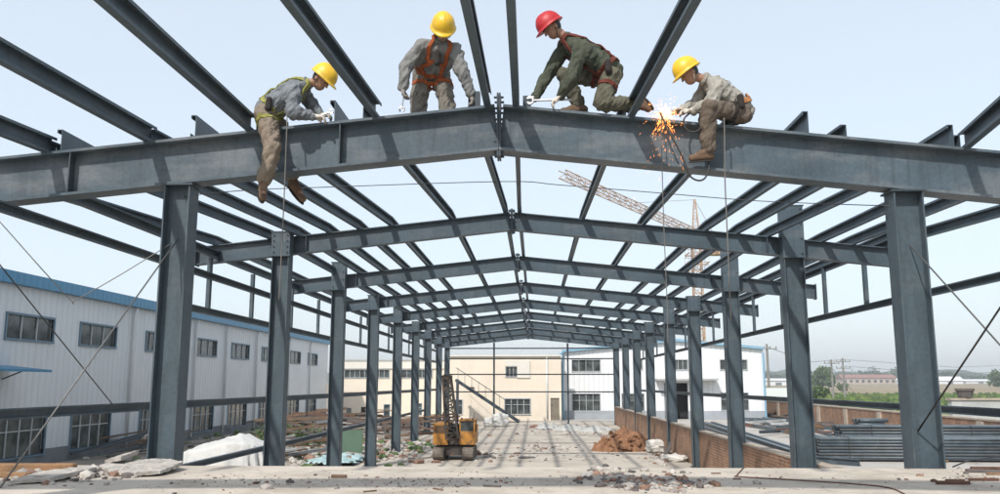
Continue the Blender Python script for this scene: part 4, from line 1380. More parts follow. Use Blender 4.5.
# rubble scatter, each field one mass nobody could count
def rubble(name, boxes, z, sizes, mats, seed, flat=.7):
    rn = random.Random(seed)
    b = MB()
    for (x0, y0, x1, y1, n) in boxes:
        for k in range(n):
            u = rn.gauss(.5, .24)
            v = rn.gauss(.5, .24)
            c = G(x0 + (x1 - x0) * u, y0 + (y1 - y0) * v, z)
            b.rock((c.x, c.y, z), rn.uniform(*sizes) * (1.0 if rn.random() < .85 else 1.8), rn, flat, rn.randrange(len(mats)))
    return tag(b.build(name, [M[m] for m in mats]), 'scattered broken lumps', None, None, 'stuff')
rubble('rubble', [(300, 448, 430, 464, 240), (372, 440, 432, 452, 180), (245, 440, 330, 466, 160), (330, 432, 400, 452, 120)], 0, (.03, .13), ['rock', 'rock_pale', 'rock_pale', 'weed', 'rock_brown'], 31)
rubble('rubble', [(480, 426, 640, 436, 200), (470, 440, 640, 464, 190), (520, 444, 560, 452, 35), (484, 450, 500, 460, 26), (505, 453, 520, 459, 20)], 0, (.015, .075), ['rock', 'rock_dark', 'rock', 'rock_pale', 'rock_brown'], 32, .5)
rubble('rubble', [(636, 442, 690, 462, 70), (640, 455, 690, 466, 40)], 0, (.03, .10), ['rock_pale', 'rock', 'rock_brown'], 33)
rubble('rubble', [(575, 470, 640, 486, 110), (610, 474, 690, 492, 150), (650, 480, 705, 492, 90)], SLAB_Z, (.010, .042), ['rock', 'rock_brown', 'rock_dark', 'rock_pale'], 34)
rubble('rubble', [(0, 468, 110, 484, 200), (60, 468, 140, 478, 120)], SLAB_Z, (.008, .045), ['rock', 'rock_pale', 'rock_dark', 'rock_brown'], 35)
rubble('rubble', [(0, 470, 1000, 492, 420), (340, 474, 520, 492, 110), (940, 466, 1000, 484, 70), (180, 474, 330, 490, 60)], SLAB_Z, (.0035, .013), ['rock', 'rock_dark', 'rock_brown'], 36)
rubble('rubble', [(0, 420, 330, 470, 120), (200, 430, 330, 445, 120)], 0, (.03, .12), ['rock', 'weed', 'rock_dark', 'weed'], 37)

# orange clay heap beside the right columns
c = G(626, 452, 0)
b = None
o = heap('clay_heap', M['clay'], (c.x + .10, c.y + 1.0, 0), .92, 1.0, .58, 8.3, .34, 'heap of dug orange clay against the right columns', 'heap', None, 72, 1.2)
c2 = G(607, 452, 0)
heap('clay_heap', M['clay'], (c2.x, c2.y + .6, 0), .50, .6, .28, 2.1, .7, 'low spill of orange clay at the left foot of the big clay heap', 'heap', None, 48, 1.8)
rn = random.Random(9)
for k in range(90):
    u, v = rn.gauss(0, .42), rn.uniform(-.95, .2)
    q = max(0, 1 - math.hypot(u, v) ** 2.6) ** .8
    p = V((c.x + .06 + u * 1.0 - (.35 if k % 4 == 0 else 0) * (1 - q), c.y + 1.0 + v * 1.1, 0))
    b = MB(); b.rock((p.x, p.y, max(0, .62 * q - .04)), rn.uniform(.04, .13), rn, .9)
    tag(b.build('clay_lump', M['clay'], origin=(p.x, p.y, 0)), 'loose lump of orange clay on the heap front', 'lump', 'lumps of orange clay')
# white sacks
def sack(px, py, w, h, lab, m='tarp', z=0):
    """a slumped woven sack: pillow shape with drooping corners and creases"""
    p = G(px, py, z)
    rn_ = random.Random(int(px))
    bm = bmesh.new()
    bmesh.ops.create_cube(bm, size=2)
    bmesh.ops.subdivide_edges(bm, edges=bm.edges[:], cuts=11, use_grid_fill=True)
    an = rn_.uniform(-.5, .5)
    b = MB()
    vs = []
    for v in bm.verts:
        x, y, q = v.co
        d = v.co.normalized()
        k = .62
        x, y, q = x * k + d.x * (1 - k), y * k + d.y * (1 - k), q * k + d.z * (1 - k)
        nn = noise.noise(V((x * 2.3 + px, y * 2.3, q * 2.3))) * .16 + noise.noise(V((x * 6 + px, y * 6, q * 6))) * .07
        x, y, q = x * (1 + nn), y * (1 + nn), q * (1 + nn * 1.3) - .18 * (x * x + y * y) * (q > 0)
        X, Y = x * w / 2, y * w * .36
        vs.append((p.x + X * math.cos(an) - Y * math.sin(an), p.y + .2 + X * math.sin(an) + Y * math.cos(an), max(z + .004, z + h * .5 * (q + 1) * .98)))
    b.add(vs, [tuple(v.index for v in f.verts) for f in bm.faces])
    bm.free()
    tag(b.build('sack', M[m], origin=(p.x, p.y, z), smooth=True), lab, 'sack')
sack(656, 453, .60, .44, 'full white sack standing beside the clay heap', 'sack_cloth')
sack(676, 462, .75, .2, 'flat white sack lying near the fourth right column', 'sack_cloth')
sack(500, 427, .85, .75, 'white sack at the foot of the gangway')
sack(489, 427, .6, .5, 'smaller white sack left of the gangway foot')
b = MB()
p = G(668, 456, 0)
b.frame_box((p.x, p.y, .22), V((.10, 0, .20)), V((0, .25, .02)), V((-.01, 0, .012)))
tag(b.build('broken_board', M['rock_dark'], origin=p), 'dark broken board leaning beside the white sack', 'board')
for k, (px, py, w) in enumerate(((575, 430, 1.6), (597, 431, 1.4), (548, 428, 1.0))):
    p = G(px, py, 0)
    heap('pale_sheet_pile', M['pale_sheeting'], (p.x, p.y, 0), w * .7, .9, .22, 5.5 + k, .6, ['pile of pale sheeting below the white workshop wall, the left one', 'pile of pale sheeting near the far right columns', 'small pale pile below the cream building door'][k], 'pile', None, 24, 2)
# low slab lumps on the hall floor
for k, (px, py, w, m, lab) in enumerate(((478, 455, .30, 'rock_brown', 'brown lump right of the orange crane track'), (486, 455, .2, 'rock_brown', 'smaller brown lump beside the one near the orange crane'),
        (511, 441, .22, 'rock', 'grey lump in the middle of the hall floor'), (526, 458, .5, 'rock_dark', 'dark flat patch of broken screed on the hall floor'), (535, 428, .4, 'rock_brown', 'brown mound at the far end of the hall'))):
    p = G(px, py, 0)
    b = MB(); b.rock((p.x, p.y, 0), w * .6, random.Random(k + 50), .7 if k != 3 else .15)
    tag(b.build('floor_lump', M[m], origin=(p.x, p.y, 0)), lab, 'lump')

# ---- pieces lying on the near slab
def slab_piece(name, px, py, L, w, h, an, m, lab, cat, group=None, tilt=0):
    p = G(px, py, SLAB_Z)
    D = V((math.cos(an), math.sin(an), tilt)) * (L / 2)
    b = MB()
    b.bar(p - D + V((0, 0, h / 2 + abs(D.z))), p + D + V((0, 0, h / 2 + abs(D.z))), w, h)
    o = b.build(name, M[m], origin=(p.x, p.y, SLAB_Z))
    bv = o.modifiers.new('bevel', 'BEVEL'); bv.width = min(w, h) * .18; bv.segments = 1
    return tag(o, lab, cat, group)
slab_piece('steel_bar', 984, 481, .26, .03, .025, .02, 'rust', 'rust-brown bar on the slab at the right edge', 'bar')
slab_piece('steel_bar', 953, 484.5, .28, .035, .03, .02, 'rust', 'thicker rust-brown bar beside a brick on the slab', 'bar')
slab_piece('steel_bar', 955, 481.5, .16, .03, .02, .02, 'rust', 'short rust-brown bar just behind the thicker bar', 'bar')
slab_piece('steel_bar', 990, 470, .36, .045, .03, -.05, 'rust', 'upper rust-brown length in the pile at the right edge', 'bar')
slab_piece('steel_bar', 986, 473, .32, .04, .03, -.25, 'rock_dark', 'dark length crossing the pile at the right edge', 'bar')
slab_piece('steel_bar', 975, 472, .2, .04, .03, .3, 'rust', 'short rusty length at the left end of the pile by the edge', 'bar')
slab_piece('steel_bar', 998, 475, .22, .03, .02, .1, 'orange_timber', 'yellowish lath in the pile at the right edge', 'bar')
for px, py, s, m, lab in ((919, 476, .035, 'rock_brown', 'small brown stone in front of the nearest right column'), (899, 480, .026, 'rock_dark', 'dark pebble left of the brown stone, the left of two'), (907, 480, .026, 'rock_brown', 'brown pebble left of the brown stone, the right of two'),
        (934, 482, .042, 'rust', 'red-brown broken brick at the left end of the bar'), (757, 484, .050, 'rock', 'grey stone on the slab below the second right column'), (714, 486, .060, 'rock_brown', 'dark brown lump at the right end of the rubble'),
        (700, 488, .055, 'rock_dark', 'dark lump near the bottom end of the rubble'), (266, 489, .055, 'rock', 'grey upright stone on the slab below the second left column'), (290, 483, .045, 'rock_dark', 'dark stone right of the grey upright stone'),
        (256, 484, .035, 'rust', 'red-brown chip left of the grey upright stone'), (966, 474, .04, 'rock_dark', 'dark clod beside the nearest right column'), (315, 475.5, .025, 'rock_dark', 'small dark chip below the third left column')):
    p = G(px, py, SLAB_Z)
    b = MB(); b.rock((p.x, p.y, SLAB_Z), s, random.Random(int(px)), .8)
    tag(b.build('stone', M[m], origin=(p.x, p.y, SLAB_Z)), lab, 'stone')
slab_piece('wood_scrap', 339, 478, .14, .035, .028, .0, 'timber', 'short dark wood scrap on the slab below the third left column', 'wood scrap')
slab_piece('wood_scrap', 492, 487, .15, .03, .015, -.3, 'rock_dark', 'dark sliver on the slab near the middle', 'wood scrap')
slab_piece('wood_scrap', 370, 492, .12, .012, .012, .7, 'timber', 'thin stick on the slab near the bottom edge, the left one', 'wood scrap')
slab_piece('wood_scrap', 438, 490, .14, .014, .012, -.9, 'timber', 'thin stick on the slab near the bottom edge, the right one', 'wood scrap')
slab_piece('wood_scrap', 716, 474, .09, .02, .012, .05, 'timber', 'small wood chip on the slab near the brick wall, the rear one', 'wood scrap')
slab_piece('wood_scrap', 737, 479.5, .07, .02, .012, .0, 'rust', 'small wood chip on the slab near the brick wall, the front one', 'wood scrap')
# left corner: broken panel, timber baulk and pale slabs
_rough = bpy.data.textures.new('broken_surface', 'CLOUDS')
_rough.noise_scale = .06
_rough.noise_depth = 3
def plate(name, pts, z, th, m, lab, cat, tilt=(0, 0), seed=1):
    b = MB()
    q = [G(px, py, SLAB_Z) for px, py in pts]
    c = sum(q, V((0, 0, 0))) / len(q)
    n = len(q)
    def zz(p, k):
        return SLAB_Z + z + (p.x - c.x) * tilt[0] + (p.y - c.y) * tilt[1] + k
    vs = [(p.x, p.y, zz(p, 0)) for p in q] + [(p.x, p.y, zz(p, th)) for p in q]
    b.add(vs, [tuple(range(n - 1, -1, -1)), tuple(range(n, 2 * n))] + [(k, (k + 1) % n, n + (k + 1) % n, n + k) for k in range(n)])
    o = b.build(name, M[m], origin=(c.x, c.y, SLAB_Z))
    s_ = o.modifiers.new('split', 'SUBSURF'); s_.subdivision_type = 'SIMPLE'; s_.levels = 4; s_.render_levels = 4
    d_ = o.modifiers.new('broken', 'DISPLACE'); d_.texture = _rough; d_.strength = .028; d_.mid_level = .5; d_.texture_coords = 'GLOBAL'
    tag(o, lab, cat)
plate('fallen_sheet', [(99, 471), (112, 476), (136, 477.5), (160, 476.5), (177, 472), (182, 470), (168, 467.6), (140, 467.2), (118, 468.5)], .035, .03, 'rock_pale', 'large pale broken panel lying on the slab near the left column', 'panel', (.02, .05))
plate('fallen_sheet', [(104, 469.5), (120, 471), (138, 467.8), (126, 467.3)], .10, .035, 'rock', 'grey broken slab piece resting on the pale panel', 'panel', (.25, .1))
slab_piece('timber_baulk', 34, 472.5, .78, .10, .085, .06, 'orange_timber', 'thick orange-brown timber baulk at the left picture edge', 'timber')
slab_piece('timber_baulk', 14, 478, .34, .07, .05, -.3, 'orange_timber', 'short brown timber end in front of the thick baulk', 'timber')
plate('pale_slab_piece', [(12, 485), (50, 483.5), (96, 474.5), (90, 472.5), (40, 477)], .02, .035, 'rock_pale', 'long pale broken slab strip at the left picture edge', 'panel', (.02, .02), 4)
slab_piece('timber_baulk', 45, 482, .2, .05, .05, .5, 'rock_brown', 'brown stump lying on the pale slab strip', 'timber')
cable('ground_wire', [G(744, 468, SLAB_Z) + V((0, 0, .006)), G(737, 476, SLAB_Z) + V((0, 0, .006)), G(740, 477.5, SLAB_Z) + V((0, 0, .006)), G(800, 481, SLAB_Z) + V((0, 0, .006)), G(880, 487, SLAB_Z) + V((0, 0, .006)), G(905, 495, SLAB_Z) + V((0, 0, .006))], .006, 'rust', 'thin rusty wire trailing across the slab on the right', 'wire')
cable('ground_wire', [G(953, 467.5, SLAB_Z) + V((0, 0, .006)), G(968, 462.8, SLAB_Z) + V((0, 0, .02)), G(1003, 460.5, SLAB_Z) + V((0, 0, .05))], .008, 'dark_wire', 'dark wire curling beside the foot of the nearest right column', 'wire')

# ================================================================== FIELDS, TREES, POLES
def tree(name, px, py_base, py_top, Y, wide, seed, lab, leaf='leaf', cards=900, size=.5, group=None):
    rn = random.Random(seed)
    base = P(px, py_base, Y); base.z = gz(Y)
    top = P(px, py_top, Y).z - base.z
    root = empty(name, base, lab, 'tree', group)
    b = MB()
    b.tube([base + V((0, 0, -.1)), base + V((.05, 0, top * .3)), base + V((-.05, .1, top * .75))], [top * .035, top * .025, top * .008], 7)
    for k in range(6):
        a = rn.uniform(0, 6.28)
        z0 = top * rn.uniform(.25, .55)
        b.tube([base + V((0, 0, z0)), base + V((math.cos(a) * wide * .3, math.sin(a) * wide * .3, z0 + top * .2))], [top * .012, top * .004], 5)
    b.build('trunk', M['bark'], root)
    b = MB()
    cl = []
    for k in range(11):
        a, rr = rn.uniform(0, 6.28), rn.uniform(.1, .36) * wide
        cl.append((base + V((math.cos(a) * rr, math.sin(a) * rr, top * rn.uniform(.25, .82))), rn.uniform(.16, .27) * wide))
    for k in range(cards):
        c, r = rn.choice(cl)
        d = V((rn.gauss(0, 1), rn.gauss(0, 1), rn.gauss(0, 1))).normalized() * (r * rn.uniform(.5, 1.05))
        q = c + d
        if q.z > .1:
            b.card(q, size * rn.uniform(.5, 1.2), rn)
    b.build('crown', M[leaf], root)
tree('leafy_tree', 822, 391, 366.5, 260, 7.6, 1, 'round green tree standing in the meadow right of the second right column', cards=2200, size=.5)
tree('leafy_tree', 815, 391, 370, 265, 5.4, 2, 'smaller green tree merging into the round meadow tree', cards=1000, size=.5)
tree('bush', 820, 402, 385.5, 120, 3.0, 3, 'low green bush in the meadow in front of the round tree', cards=1100, size=.2)
tree('bush', 842, 393, 382, 190, 2.8, 4, 'thin bush beside the taller utility pole', cards=260, size=.26)
tree('leafy_tree', 876, 389, 370, 560, 16, 5, 'grey-green tree rising behind the red-roofed row', 'leaf_far', 700, .8)
tree('leafy_tree', 868, 389, 372, 570, 14, 6, 'smaller grey-green tree behind the red-roofed row', 'leaf_far', 500, .8)
tree('leafy_tree', 903, 389, 368, 570, 18, 7, 'dark tree beside the nearest right column, above the white shed', 'leaf_far', 900, .9)
tree('leafy_tree', 1001, 389, 368, 300, 8, 8, 'green tree cut by the right picture edge', 'leaf', 1200, .5)
tree('leafy_tree', 947, 389, 373, 590, 18, 9, 'far tree right of the nearest right column', 'leaf_far', 700, .9)
rn = random.Random(77)
for k in range(26):
    px = 768 + k * 9.2 + rn.uniform(-3, 3)
    tree('far_tree', px, 387.5, rn.uniform(373.5, 378), 620 + rn.uniform(-30, 50), rn.uniform(11, 19), 100 + k, 'far tree in the hazy tree line beyond the meadow', 'leaf_far', 260, 1.1, 'far trees beyond the meadow')

# rough tufts in the meadow
rn = random.Random(15)
b = MB()
for k in range(5200):
    Y = rn.uniform(70, 185)
    x = rn.uniform(18, 30 + Y * .62)
    s = rn.uniform(.25, .7)
    an = rn.uniform(0, 3.14)
    dx, dy = math.cos(an) * s, math.sin(an) * s
    b.add([(x - dx, Y - dy, -.02), (x + dx, Y + dy, -.02), (x + dx * .6 + rn.uniform(-.2, .2), Y + dy * .6, s * rn.uniform(.5, 1.1)), (x - dx * .7, Y - dy * .7, s * rn.uniform(.4, .9))], [(0, 1, 2, 3)], k % 2)
tag(b.build('tall_grass', [M['grass'], M['weed']]), kind='stuff')

def pole(px, py_top, Y, lab, arms=1):
    base = P(px, 390, Y); base.z = 0
    top = P(px, py_top, Y).z
    root = empty('utility_pole', base, lab, 'utility pole')
    b = MB(); b.tube([base + V((0, 0, -.1)), base + V((0, 0, top))], [.17, .11], 8); b.build('shaft', M['pole'], root)
    for k in range(arms):
        z = top - .5 - k * .9
        b = MB(); b.bar(base + V((-1.0, -.13, z)), base + V((1.0, -.13, z)), .1, .1)
        for s in (-.9, -.3, .3, .9):
            b.tube([base + V((s, -.13, z + .05)), base + V((s, -.13, z + .28))], .05, 6)
        b.build('crossarm', M['pole'], root)
    return base, top
p1 = pole(844.5, 358, 118, 'taller utility pole with crossarms left of the red-roofed row', 2)
p2 = pole(833, 359.5, 112, 'slimmer utility pole left of the taller pole', 1)
p3 = pole(769, 344, 88, 'pale pole beside the workshop corner', 1)
for k, (a, c, lab) in enumerate(((p2, p1, None),)):
    pass
q1 = p1[0] + V((.3, -.13, p1[1] - .22)); q2 = p2[0] + V((0, 0, p2[1]))
far_r = P(1040, 364, 150)
cable('overhead_wire', [p3[0] + V((0, 0, p3[1] - .3)), (p3[0] + p1[0]) / 2 + V((0, 0, (p3[1] + p1[1]) / 2 - 1.2)), q1], .03, 'wire', 'overhead wire from the pale pole to the taller utility pole', 'wire', 4)
cable('overhead_wire', [q1, (q1 + far_r) / 2 - V((0, 0, .8)), far_r], .03, 'wire', 'upper overhead wire running right from the taller utility pole', 'wire', 4)
cable('overhead_wire', [q1 - V((0, 0, .9)), (q1 + far_r) / 2 - V((0, 0, 1.9)), far_r - V((0, 0, .9))], .03, 'wire', 'lower overhead wire running right from the taller utility pole', 'wire', 4)
# guy stay of the slim pole
cable('guy_wire', [p2[0] + V((0, 0, p2[1] * .8)), P(858, 397, 108) * 1.0], .03, 'wire', 'guy wire staying the slim utility pole', 'wire', 4)

# weeds along the warehouse foot
rn = random.Random(41)
for k in range(14):
    p = G(rn.choice([rn.uniform(262, 270), rn.uniform(284, 312), rn.uniform(288, 320)]), rn.uniform(436, 446), 0)
    root = empty('weed_clump', p, 'clump of green weeds near the foot of the warehouse wall', 'weed', 'weed clumps by the warehouse')
    b = MB()
    for q in range(70):
        b.card(p + V((rn.gauss(0, .25), rn.gauss(0, .25), abs(rn.gauss(.2, .18)) + .05)), rn.uniform(.05, .11), rn)
    b.build('leaves', M['weed'], root)
    b = MB()
    b.tube([p, p + V((.02, 0, .4))], .015, 4)
    b.build('stem', M['weed'], root)

# ================================================================== PEOPLE
_clouds = bpy.data.textures.new('cloth_folds', 'CLOUDS')
_clouds.noise_scale = 0.075
_fold = bpy.data.objects.new('fold_direction', None)      # folds drawn out along one slanting direction
_fold.rotation_euler = (.35, .55, .2)
_fold.scale = (.75, 1.0, 2.6)
col.objects.link(_fold)
_clouds.noise_depth = 2
def vox(b, size, smooth=4, disp=0.0):
    """fuse a set of limbs into one continuous skin; returns a mesh in world coordinates"""
    me = b.mesh('tmp')
    o = bpy.data.objects.new('tmp', me)
    col.objects.link(o)
    r = o.modifiers.new('r', 'REMESH'); r.mode = 'VOXEL'; r.voxel_size = size
    s = o.modifiers.new('s', 'SMOOTH'); s.iterations = smooth; s.factor = .5
    if disp:
        d = o.modifiers.new('d', 'DISPLACE'); d.texture = _clouds; d.strength = disp; d.mid_level = .5; d.texture_coords = 'OBJECT'; d.texture_coords_object = _fold
    dg = bpy.context.evaluated_depsgraph_get()
    out = bpy.data.meshes.new_from_object(o.evaluated_get(dg))
    bpy.data.objects.remove(o)
    bpy.data.meshes.remove(me)
    out.polygons.foreach_set('use_smooth', [True] * len(out.polygons))
    return out
def bvh_of(me):
    return BVHTree.FromPolygons([v.co.copy() for v in me.vertices], [tuple(p.vertices) for p in me.polygons])
def ribbon(b, bvh, pts, w, lift=.006, closed=False):
    """a webbing strap laid on the clothing through pts"""
    dense = []
    m = len(pts)
    for i in range(m if closed else m - 1):
        for k in range(6):
            dense.append(V(pts[i]).lerp(V(pts[(i + 1) % m]), k / 6))
    if not closed:
        dense.append(V(pts[-1]))
    hit = []
    for p in dense:
        l, n_, _, _ = bvh.find_nearest(p)
        hit.append((l, n_))
    q = []
    k = len(hit)
    for i in range(k):                        # smooth the laid path
        a = hit[(i - 1) % k] if closed or i else hit[i]
        c = hit[(i + 1) % k] if closed or i < k - 1 else hit[i]
        q.append(((a[0] + hit[i][0] * 2 + c[0]) / 4, (a[1] + hit[i][1] * 2 + c[1]).normalized()))
    rows = []
    for i in range(k):
        t = (q[(i + 1) % k][0] - q[i - 1][0]) if closed else (q[min(i + 1, k - 1)][0] - q[max(i - 1, 0)][0])
        n_ = q[i][1]
        d = t.cross(n_)
        d = d.normalized() if d.length > 1e-6 else n_.orthogonal()
        p = q[i][0] + n_ * lift
        rows.append((p - d * w / 2 - n_ * .012, p - d * w / 2 + n_ * .004, p + d * w / 2 + n_ * .004, p + d * w / 2 - n_ * .012))
    vs = [x for r in rows for x in r]
    fs = []
    for i in range(k if closed else k - 1):
        j = (i + 1) % k
        for s in range(3):
            fs.append((i * 4 + s, i * 4 + s + 1, j * 4 + s + 1, j * 4 + s))
    b.add(vs, fs)

HEAD = 1.10                                  # the men's heads and helmets read large in the photograph
def person(lab, J, cl, head_f, heading, curl=(1.0, 1.0), strap='full', pose_side=V((0, 1, 0)), leg_loops=True):
    """J: joints in world coordinates; cl: material keys; side names n (nearer the camera) and f (farther)"""
    root = empty('person', V((J['pel'].x, J['pel'].y, J['pel'].z - .12)), lab, 'person')
    u = (J['neck'] - J['pel']).normalized()
    fwd = (heading - u * heading.dot(u)).normalized()
    sd = u.cross(fwd).normalized()
    hc = J['head']
    hf = head_f.normalized()
    up0 = V((0, 0, 1)) if abs(hf.z) < .9 else u
    hu = (up0 - hf * up0.dot(hf)).normalized()
    hs_ = hf.cross(hu).normalized() * HEAD
    hf = hf * HEAD
    hu = hu * HEAD
    # ---------- body: one continuous surface
    b = MB()
    c = lambda t: J['pel'].lerp(J['neck'], t)
    b.capsule(c(0), c(.5), .09, .085)
    b.capsule(c(.5), c(.85), .085, .075)
    b.capsule(J['sh_n'], J['sh_f'], .045, .045)
    b.capsule(J['neck'] - u * .03, hc - hu * .03 - hf * .02, .055, .05)
    b.ellipsoid(hc + hu * .015, hs_ * .074, hf * .093, hu * .105, 20, 14)
    b.ellipsoid(hc + hf * .028 - hu * .055, hs_ * .055, hf * .058, hu * .055, 16, 10)
    b.capsule(hc + hf * .088 + hu * .012, hc + hf * .108 - hu * .024, .010, .016, 8, 3)
    b.capsule(hc + hf * .083 - hs_ * .028 + hu * .022, hc + hf * .083 + hs_ * .028 + hu * .022, .012, .012, 8, 3)
    b.capsule(hc + hf * .080 - hs_ * .018 - hu * .055, hc + hf * .080 + hs_ * .018 - hu * .055, .010, .010, 8, 3)
    for s in (-1, 1):
        b.ellipsoid(hc + hs_ * (s * .078) - hf * .005 - hu * .008, hs_ * .013, hf * .02, hu * .034, 10, 8)
    hands = {}
    for k in 'nf':
        sh, el, wr = J['sh_' + k], J['el_' + k], J['wr_' + k]
        b.capsule(sh, el, .05, .042)
        b.capsule(el, wr, .041, .028)
        b.capsule(J['hip_' + k], J['kn_' + k], .072, .05)
        b.capsule(J['kn_' + k], J['an_' + k], .054, .036)
        b.capsule(J['an_' + k], J['toe_' + k], .036, .03)
        b.capsule(c(0), J['hip_' + k], .085, .08)
        # hand
        hd = J['hd_' + k].normalized()
        pn = J.get('pn_' + k, V((0, 0, -1)))
        pn = pn - hd * pn.dot(hd)
        pn = pn.normalized() if pn.length > 1e-3 else hd.orthogonal().normalized()
        hsd = hd.cross(pn).normalized()
        if k == 'f':
            hsd = -hsd
        caps = []
        for off in (-.024, .0, .024):
            caps.append((wr, wr + hd * .078 + hsd * off, .024, .017))
        for off, L in ((-.033, .062), (-.011, .074), (.011, .078), (.033, .07)):
            r0 = wr + hd * .082 + hsd * off
            a1 = .5 * curl[0]
            d1 = (hd * math.cos(a1) + pn * math.sin(a1))
            d2 = (hd * math.cos(a1 * 2.6) + pn * math.sin(a1 * 2.6))
            k1 = r0 + d1 * L * .55
            caps.append((r0, k1, .0105, .0098))
            caps.append((k1, k1 + d2 * L * .5, .0098, .0085))
        t0 = wr + hd * .02 + hsd * .026
        t1 = t0 + (hd * .6 + hsd * .65 + pn * .35).normalized() * .042
        caps.append((t0, t1, .015, .0125))
        caps.append((t1, t1 + (hd * .8 + pn * .6 - hsd * .1).normalized() * .034, .0125, .010))
        hands[k] = caps
        for p, q, r0, r1 in caps:
            b.capsule(p, q, r0, r1, 8, 3)
    link_mesh('body', vox(b, .0085, 3), M['skin'], root)
    # ---------- face and hair
    b = MB()
    for s in (-1, 1):
        b.ellipsoid(hc + hf * .0885 + hs_ * (s * .031) + hu * .002, hs_ * .011, hf * .006, hu * .006, 10, 6)
    b.build('eyes', M['eye'], root, smooth=True)
    b = MB()
    for s in (-1, 1):
        b.capsule(hc + hf * .094 + hs_ * (s * .014) + hu * .024, hc + hf * .088 + hs_ * (s * .046) + hu * .026, .0045, .004, 6, 2)
    b.build('eyebrows', M['hair'], root, smooth=True)
    b = MB()
    b.ellipsoid(hc - hf * .016 + hu * .022, hs_ * .0785, hf * .086, hu * .102, 20, 12)
    b.build('hair', M['hair'], root, smooth=True)
    # ---------- jacket
    b = MB()
    tb = MB()
    for q in (b, tb):
        q.capsule(c(.02), c(.45), .146, .146)
        q.capsule(c(.45), c(.82), .146, .120)
        for k in 'nf':
            sh = J['sh_' + k]
            mid = c(.05).lerp(J['hip_' + k], .55)
            q.capsule(sh - u * .03, mid, .092, .108)
            q.capsule(sh - u * .12 + fwd * .04, c(.25) + (sh - c(.85)) * .45 + fwd * .04, .075, .085)
        q.capsule(J['sh_n'], J['sh_f'], .086, .086)
        q.capsule(c(.9), c(1.0) + (hc - J['neck']) * .18, .088, .072)
    for k in 'nf':
        sh, el, wr = J['sh_' + k], J['el_' + k], J['wr_' + k]
        b.capsule(sh, sh.lerp(el, .5), .084, .078)
        b.capsule(sh.lerp(el, .5), el, .078, .074)
        b.capsule(el, el.lerp(wr, .5), .073, .066)
        b.capsule(el.lerp(wr, .5), wr - (wr - el).normalized() * .012, .066, .050)
    jm = vox(b, .0115, 3, .066)
    jacket = link_mesh('jacket', jm.copy(), M[cl['jacket']], root)
    # collar
    b = MB()
    cc = J['neck'] + (hc - J['neck']) * .22
    ax = (hc - J['neck']).normalized()
    a1 = ax.orthogonal().normalized(); a2 = ax.cross(a1)
    pts = [cc + (a1 * math.cos(t * .3927) + a2 * math.sin(t * .3927)) * .068 for t in range(17)]
    b.tube(pts, .018, 6, False)
    b.build('collar', M[cl['jacket']], jacket, smooth=True)
    # ---------- trousers
    b = MB()
    b.capsule(J['hip_n'], J['hip_f'], .118, .118)
    b.capsule(c(-.02), c(.12), .128, .124)
    for k in 'nf':
        hp, kn, an = J['hip_' + k], J['kn_' + k], J['an_' + k]
        b.capsule(hp, hp.lerp(kn, .5), .116, .106)
        b.capsule(hp.lerp(kn, .5), kn, .106, .094)
        b.capsule(kn, kn.lerp(an, .45), .092, .088)
        b.capsule(kn.lerp(an, .45), kn.lerp(an, .90), .088, .076)
    tm = vox(b, .0115, 3, .066)
    link_mesh('trousers', tm.copy(), M[cl['trousers']], root)
    # ---------- boots
    for k in 'nf':
        kn, an, toe = J['kn_' + k], J['an_' + k], J['toe_' + k]
        ft = (toe - an)
        sh_d = (an - kn).normalized()
        heel = an + sh_d * .055 - (ft - sh_d * ft.dot(sh_d)).normalized() * .03
        b = MB()
        b.capsule(kn.lerp(an, .86), an, .050, .046)
        b.capsule(an, heel, .044, .042)
        b.capsule(heel, toe, .043, .040)
        b.capsule(an, an.lerp(toe, .6), .044, .040)
        bt = link_mesh('boot', vox(b, .011, 3), M[cl['boots']], root)
        b = MB()
        bot = -(ft.normalized().cross(ft.normalized().cross(sh_d))).normalized()
        if bot.dot(sh_d) < 0:
            bot = -bot
        axs = ft.normalized().cross(bot).normalized()
        d = (toe - heel).normalized()
        nb = axs.cross(d).normalized()
        if nb.dot(sh_d) < 0:
            nb = -nb
        n = 16
        ring = []
        for i in range(n):
            a = 2 * math.pi * i / n
            ring.append((heel + toe) / 2 + d * (math.cos(a) * ((toe - heel).length / 2 + .045)) + axs * (math.sin(a) * .044) + nb * .036)
        vs = ring + [p + nb * .016 for p in ring]
        b.add(vs, [tuple(range(n)), tuple(range(2 * n - 1, n - 1, -1))] + [(i, (i + 1) % n, n + (i + 1) % n, n + i) for i in range(n)])
        b.build('sole', M['sole'], bt)
    # ---------- gloves
    if cl.get('gloves'):
        for k in 'nf':
            b = MB()
            for p, q, r0, r1 in hands[k]:
                b.capsule(p, q, r0 + .0045, r1 + .0045, 8, 3)
            wr, el = J['wr_' + k], J['el_' + k]
            b.capsule(wr - (wr - el).normalized() * .03, wr, .040, .036, 10, 3)
            link_mesh('glove', vox(b, .0075, 2), M[cl['gloves']], root)
    # ---------- helmet
    b = MB()
    hc2 = hc + hu * .032 + hf * .004
    n, m = 36, 12
    vs, fs = [], []
    rings = []
    def ring(el, rad_s, rad_f, z, brim=0.0, front=0.0):
        out = []
        for k in range(n):
            a = 2 * math.pi * k / n
            ca, sa = math.cos(a), math.sin(a)
            fr = max(0, ca) ** 2.2 * front
            p = hc2 + hf * (ca * (rad_f + brim) + fr) + hs_ * (sa * (rad_s + brim)) + hu * (z - fr * .22)
            out.append(p)
        return out
    rings.append(ring(0, .088, .104, -.004))
    rings.append(ring(0, .121, .143, -.010, .006, .040))
    rings.append(ring(0, .121, .143, -.004, .014, .046))
    rings.append(ring(0, .121, .143, .004, .006, .030))
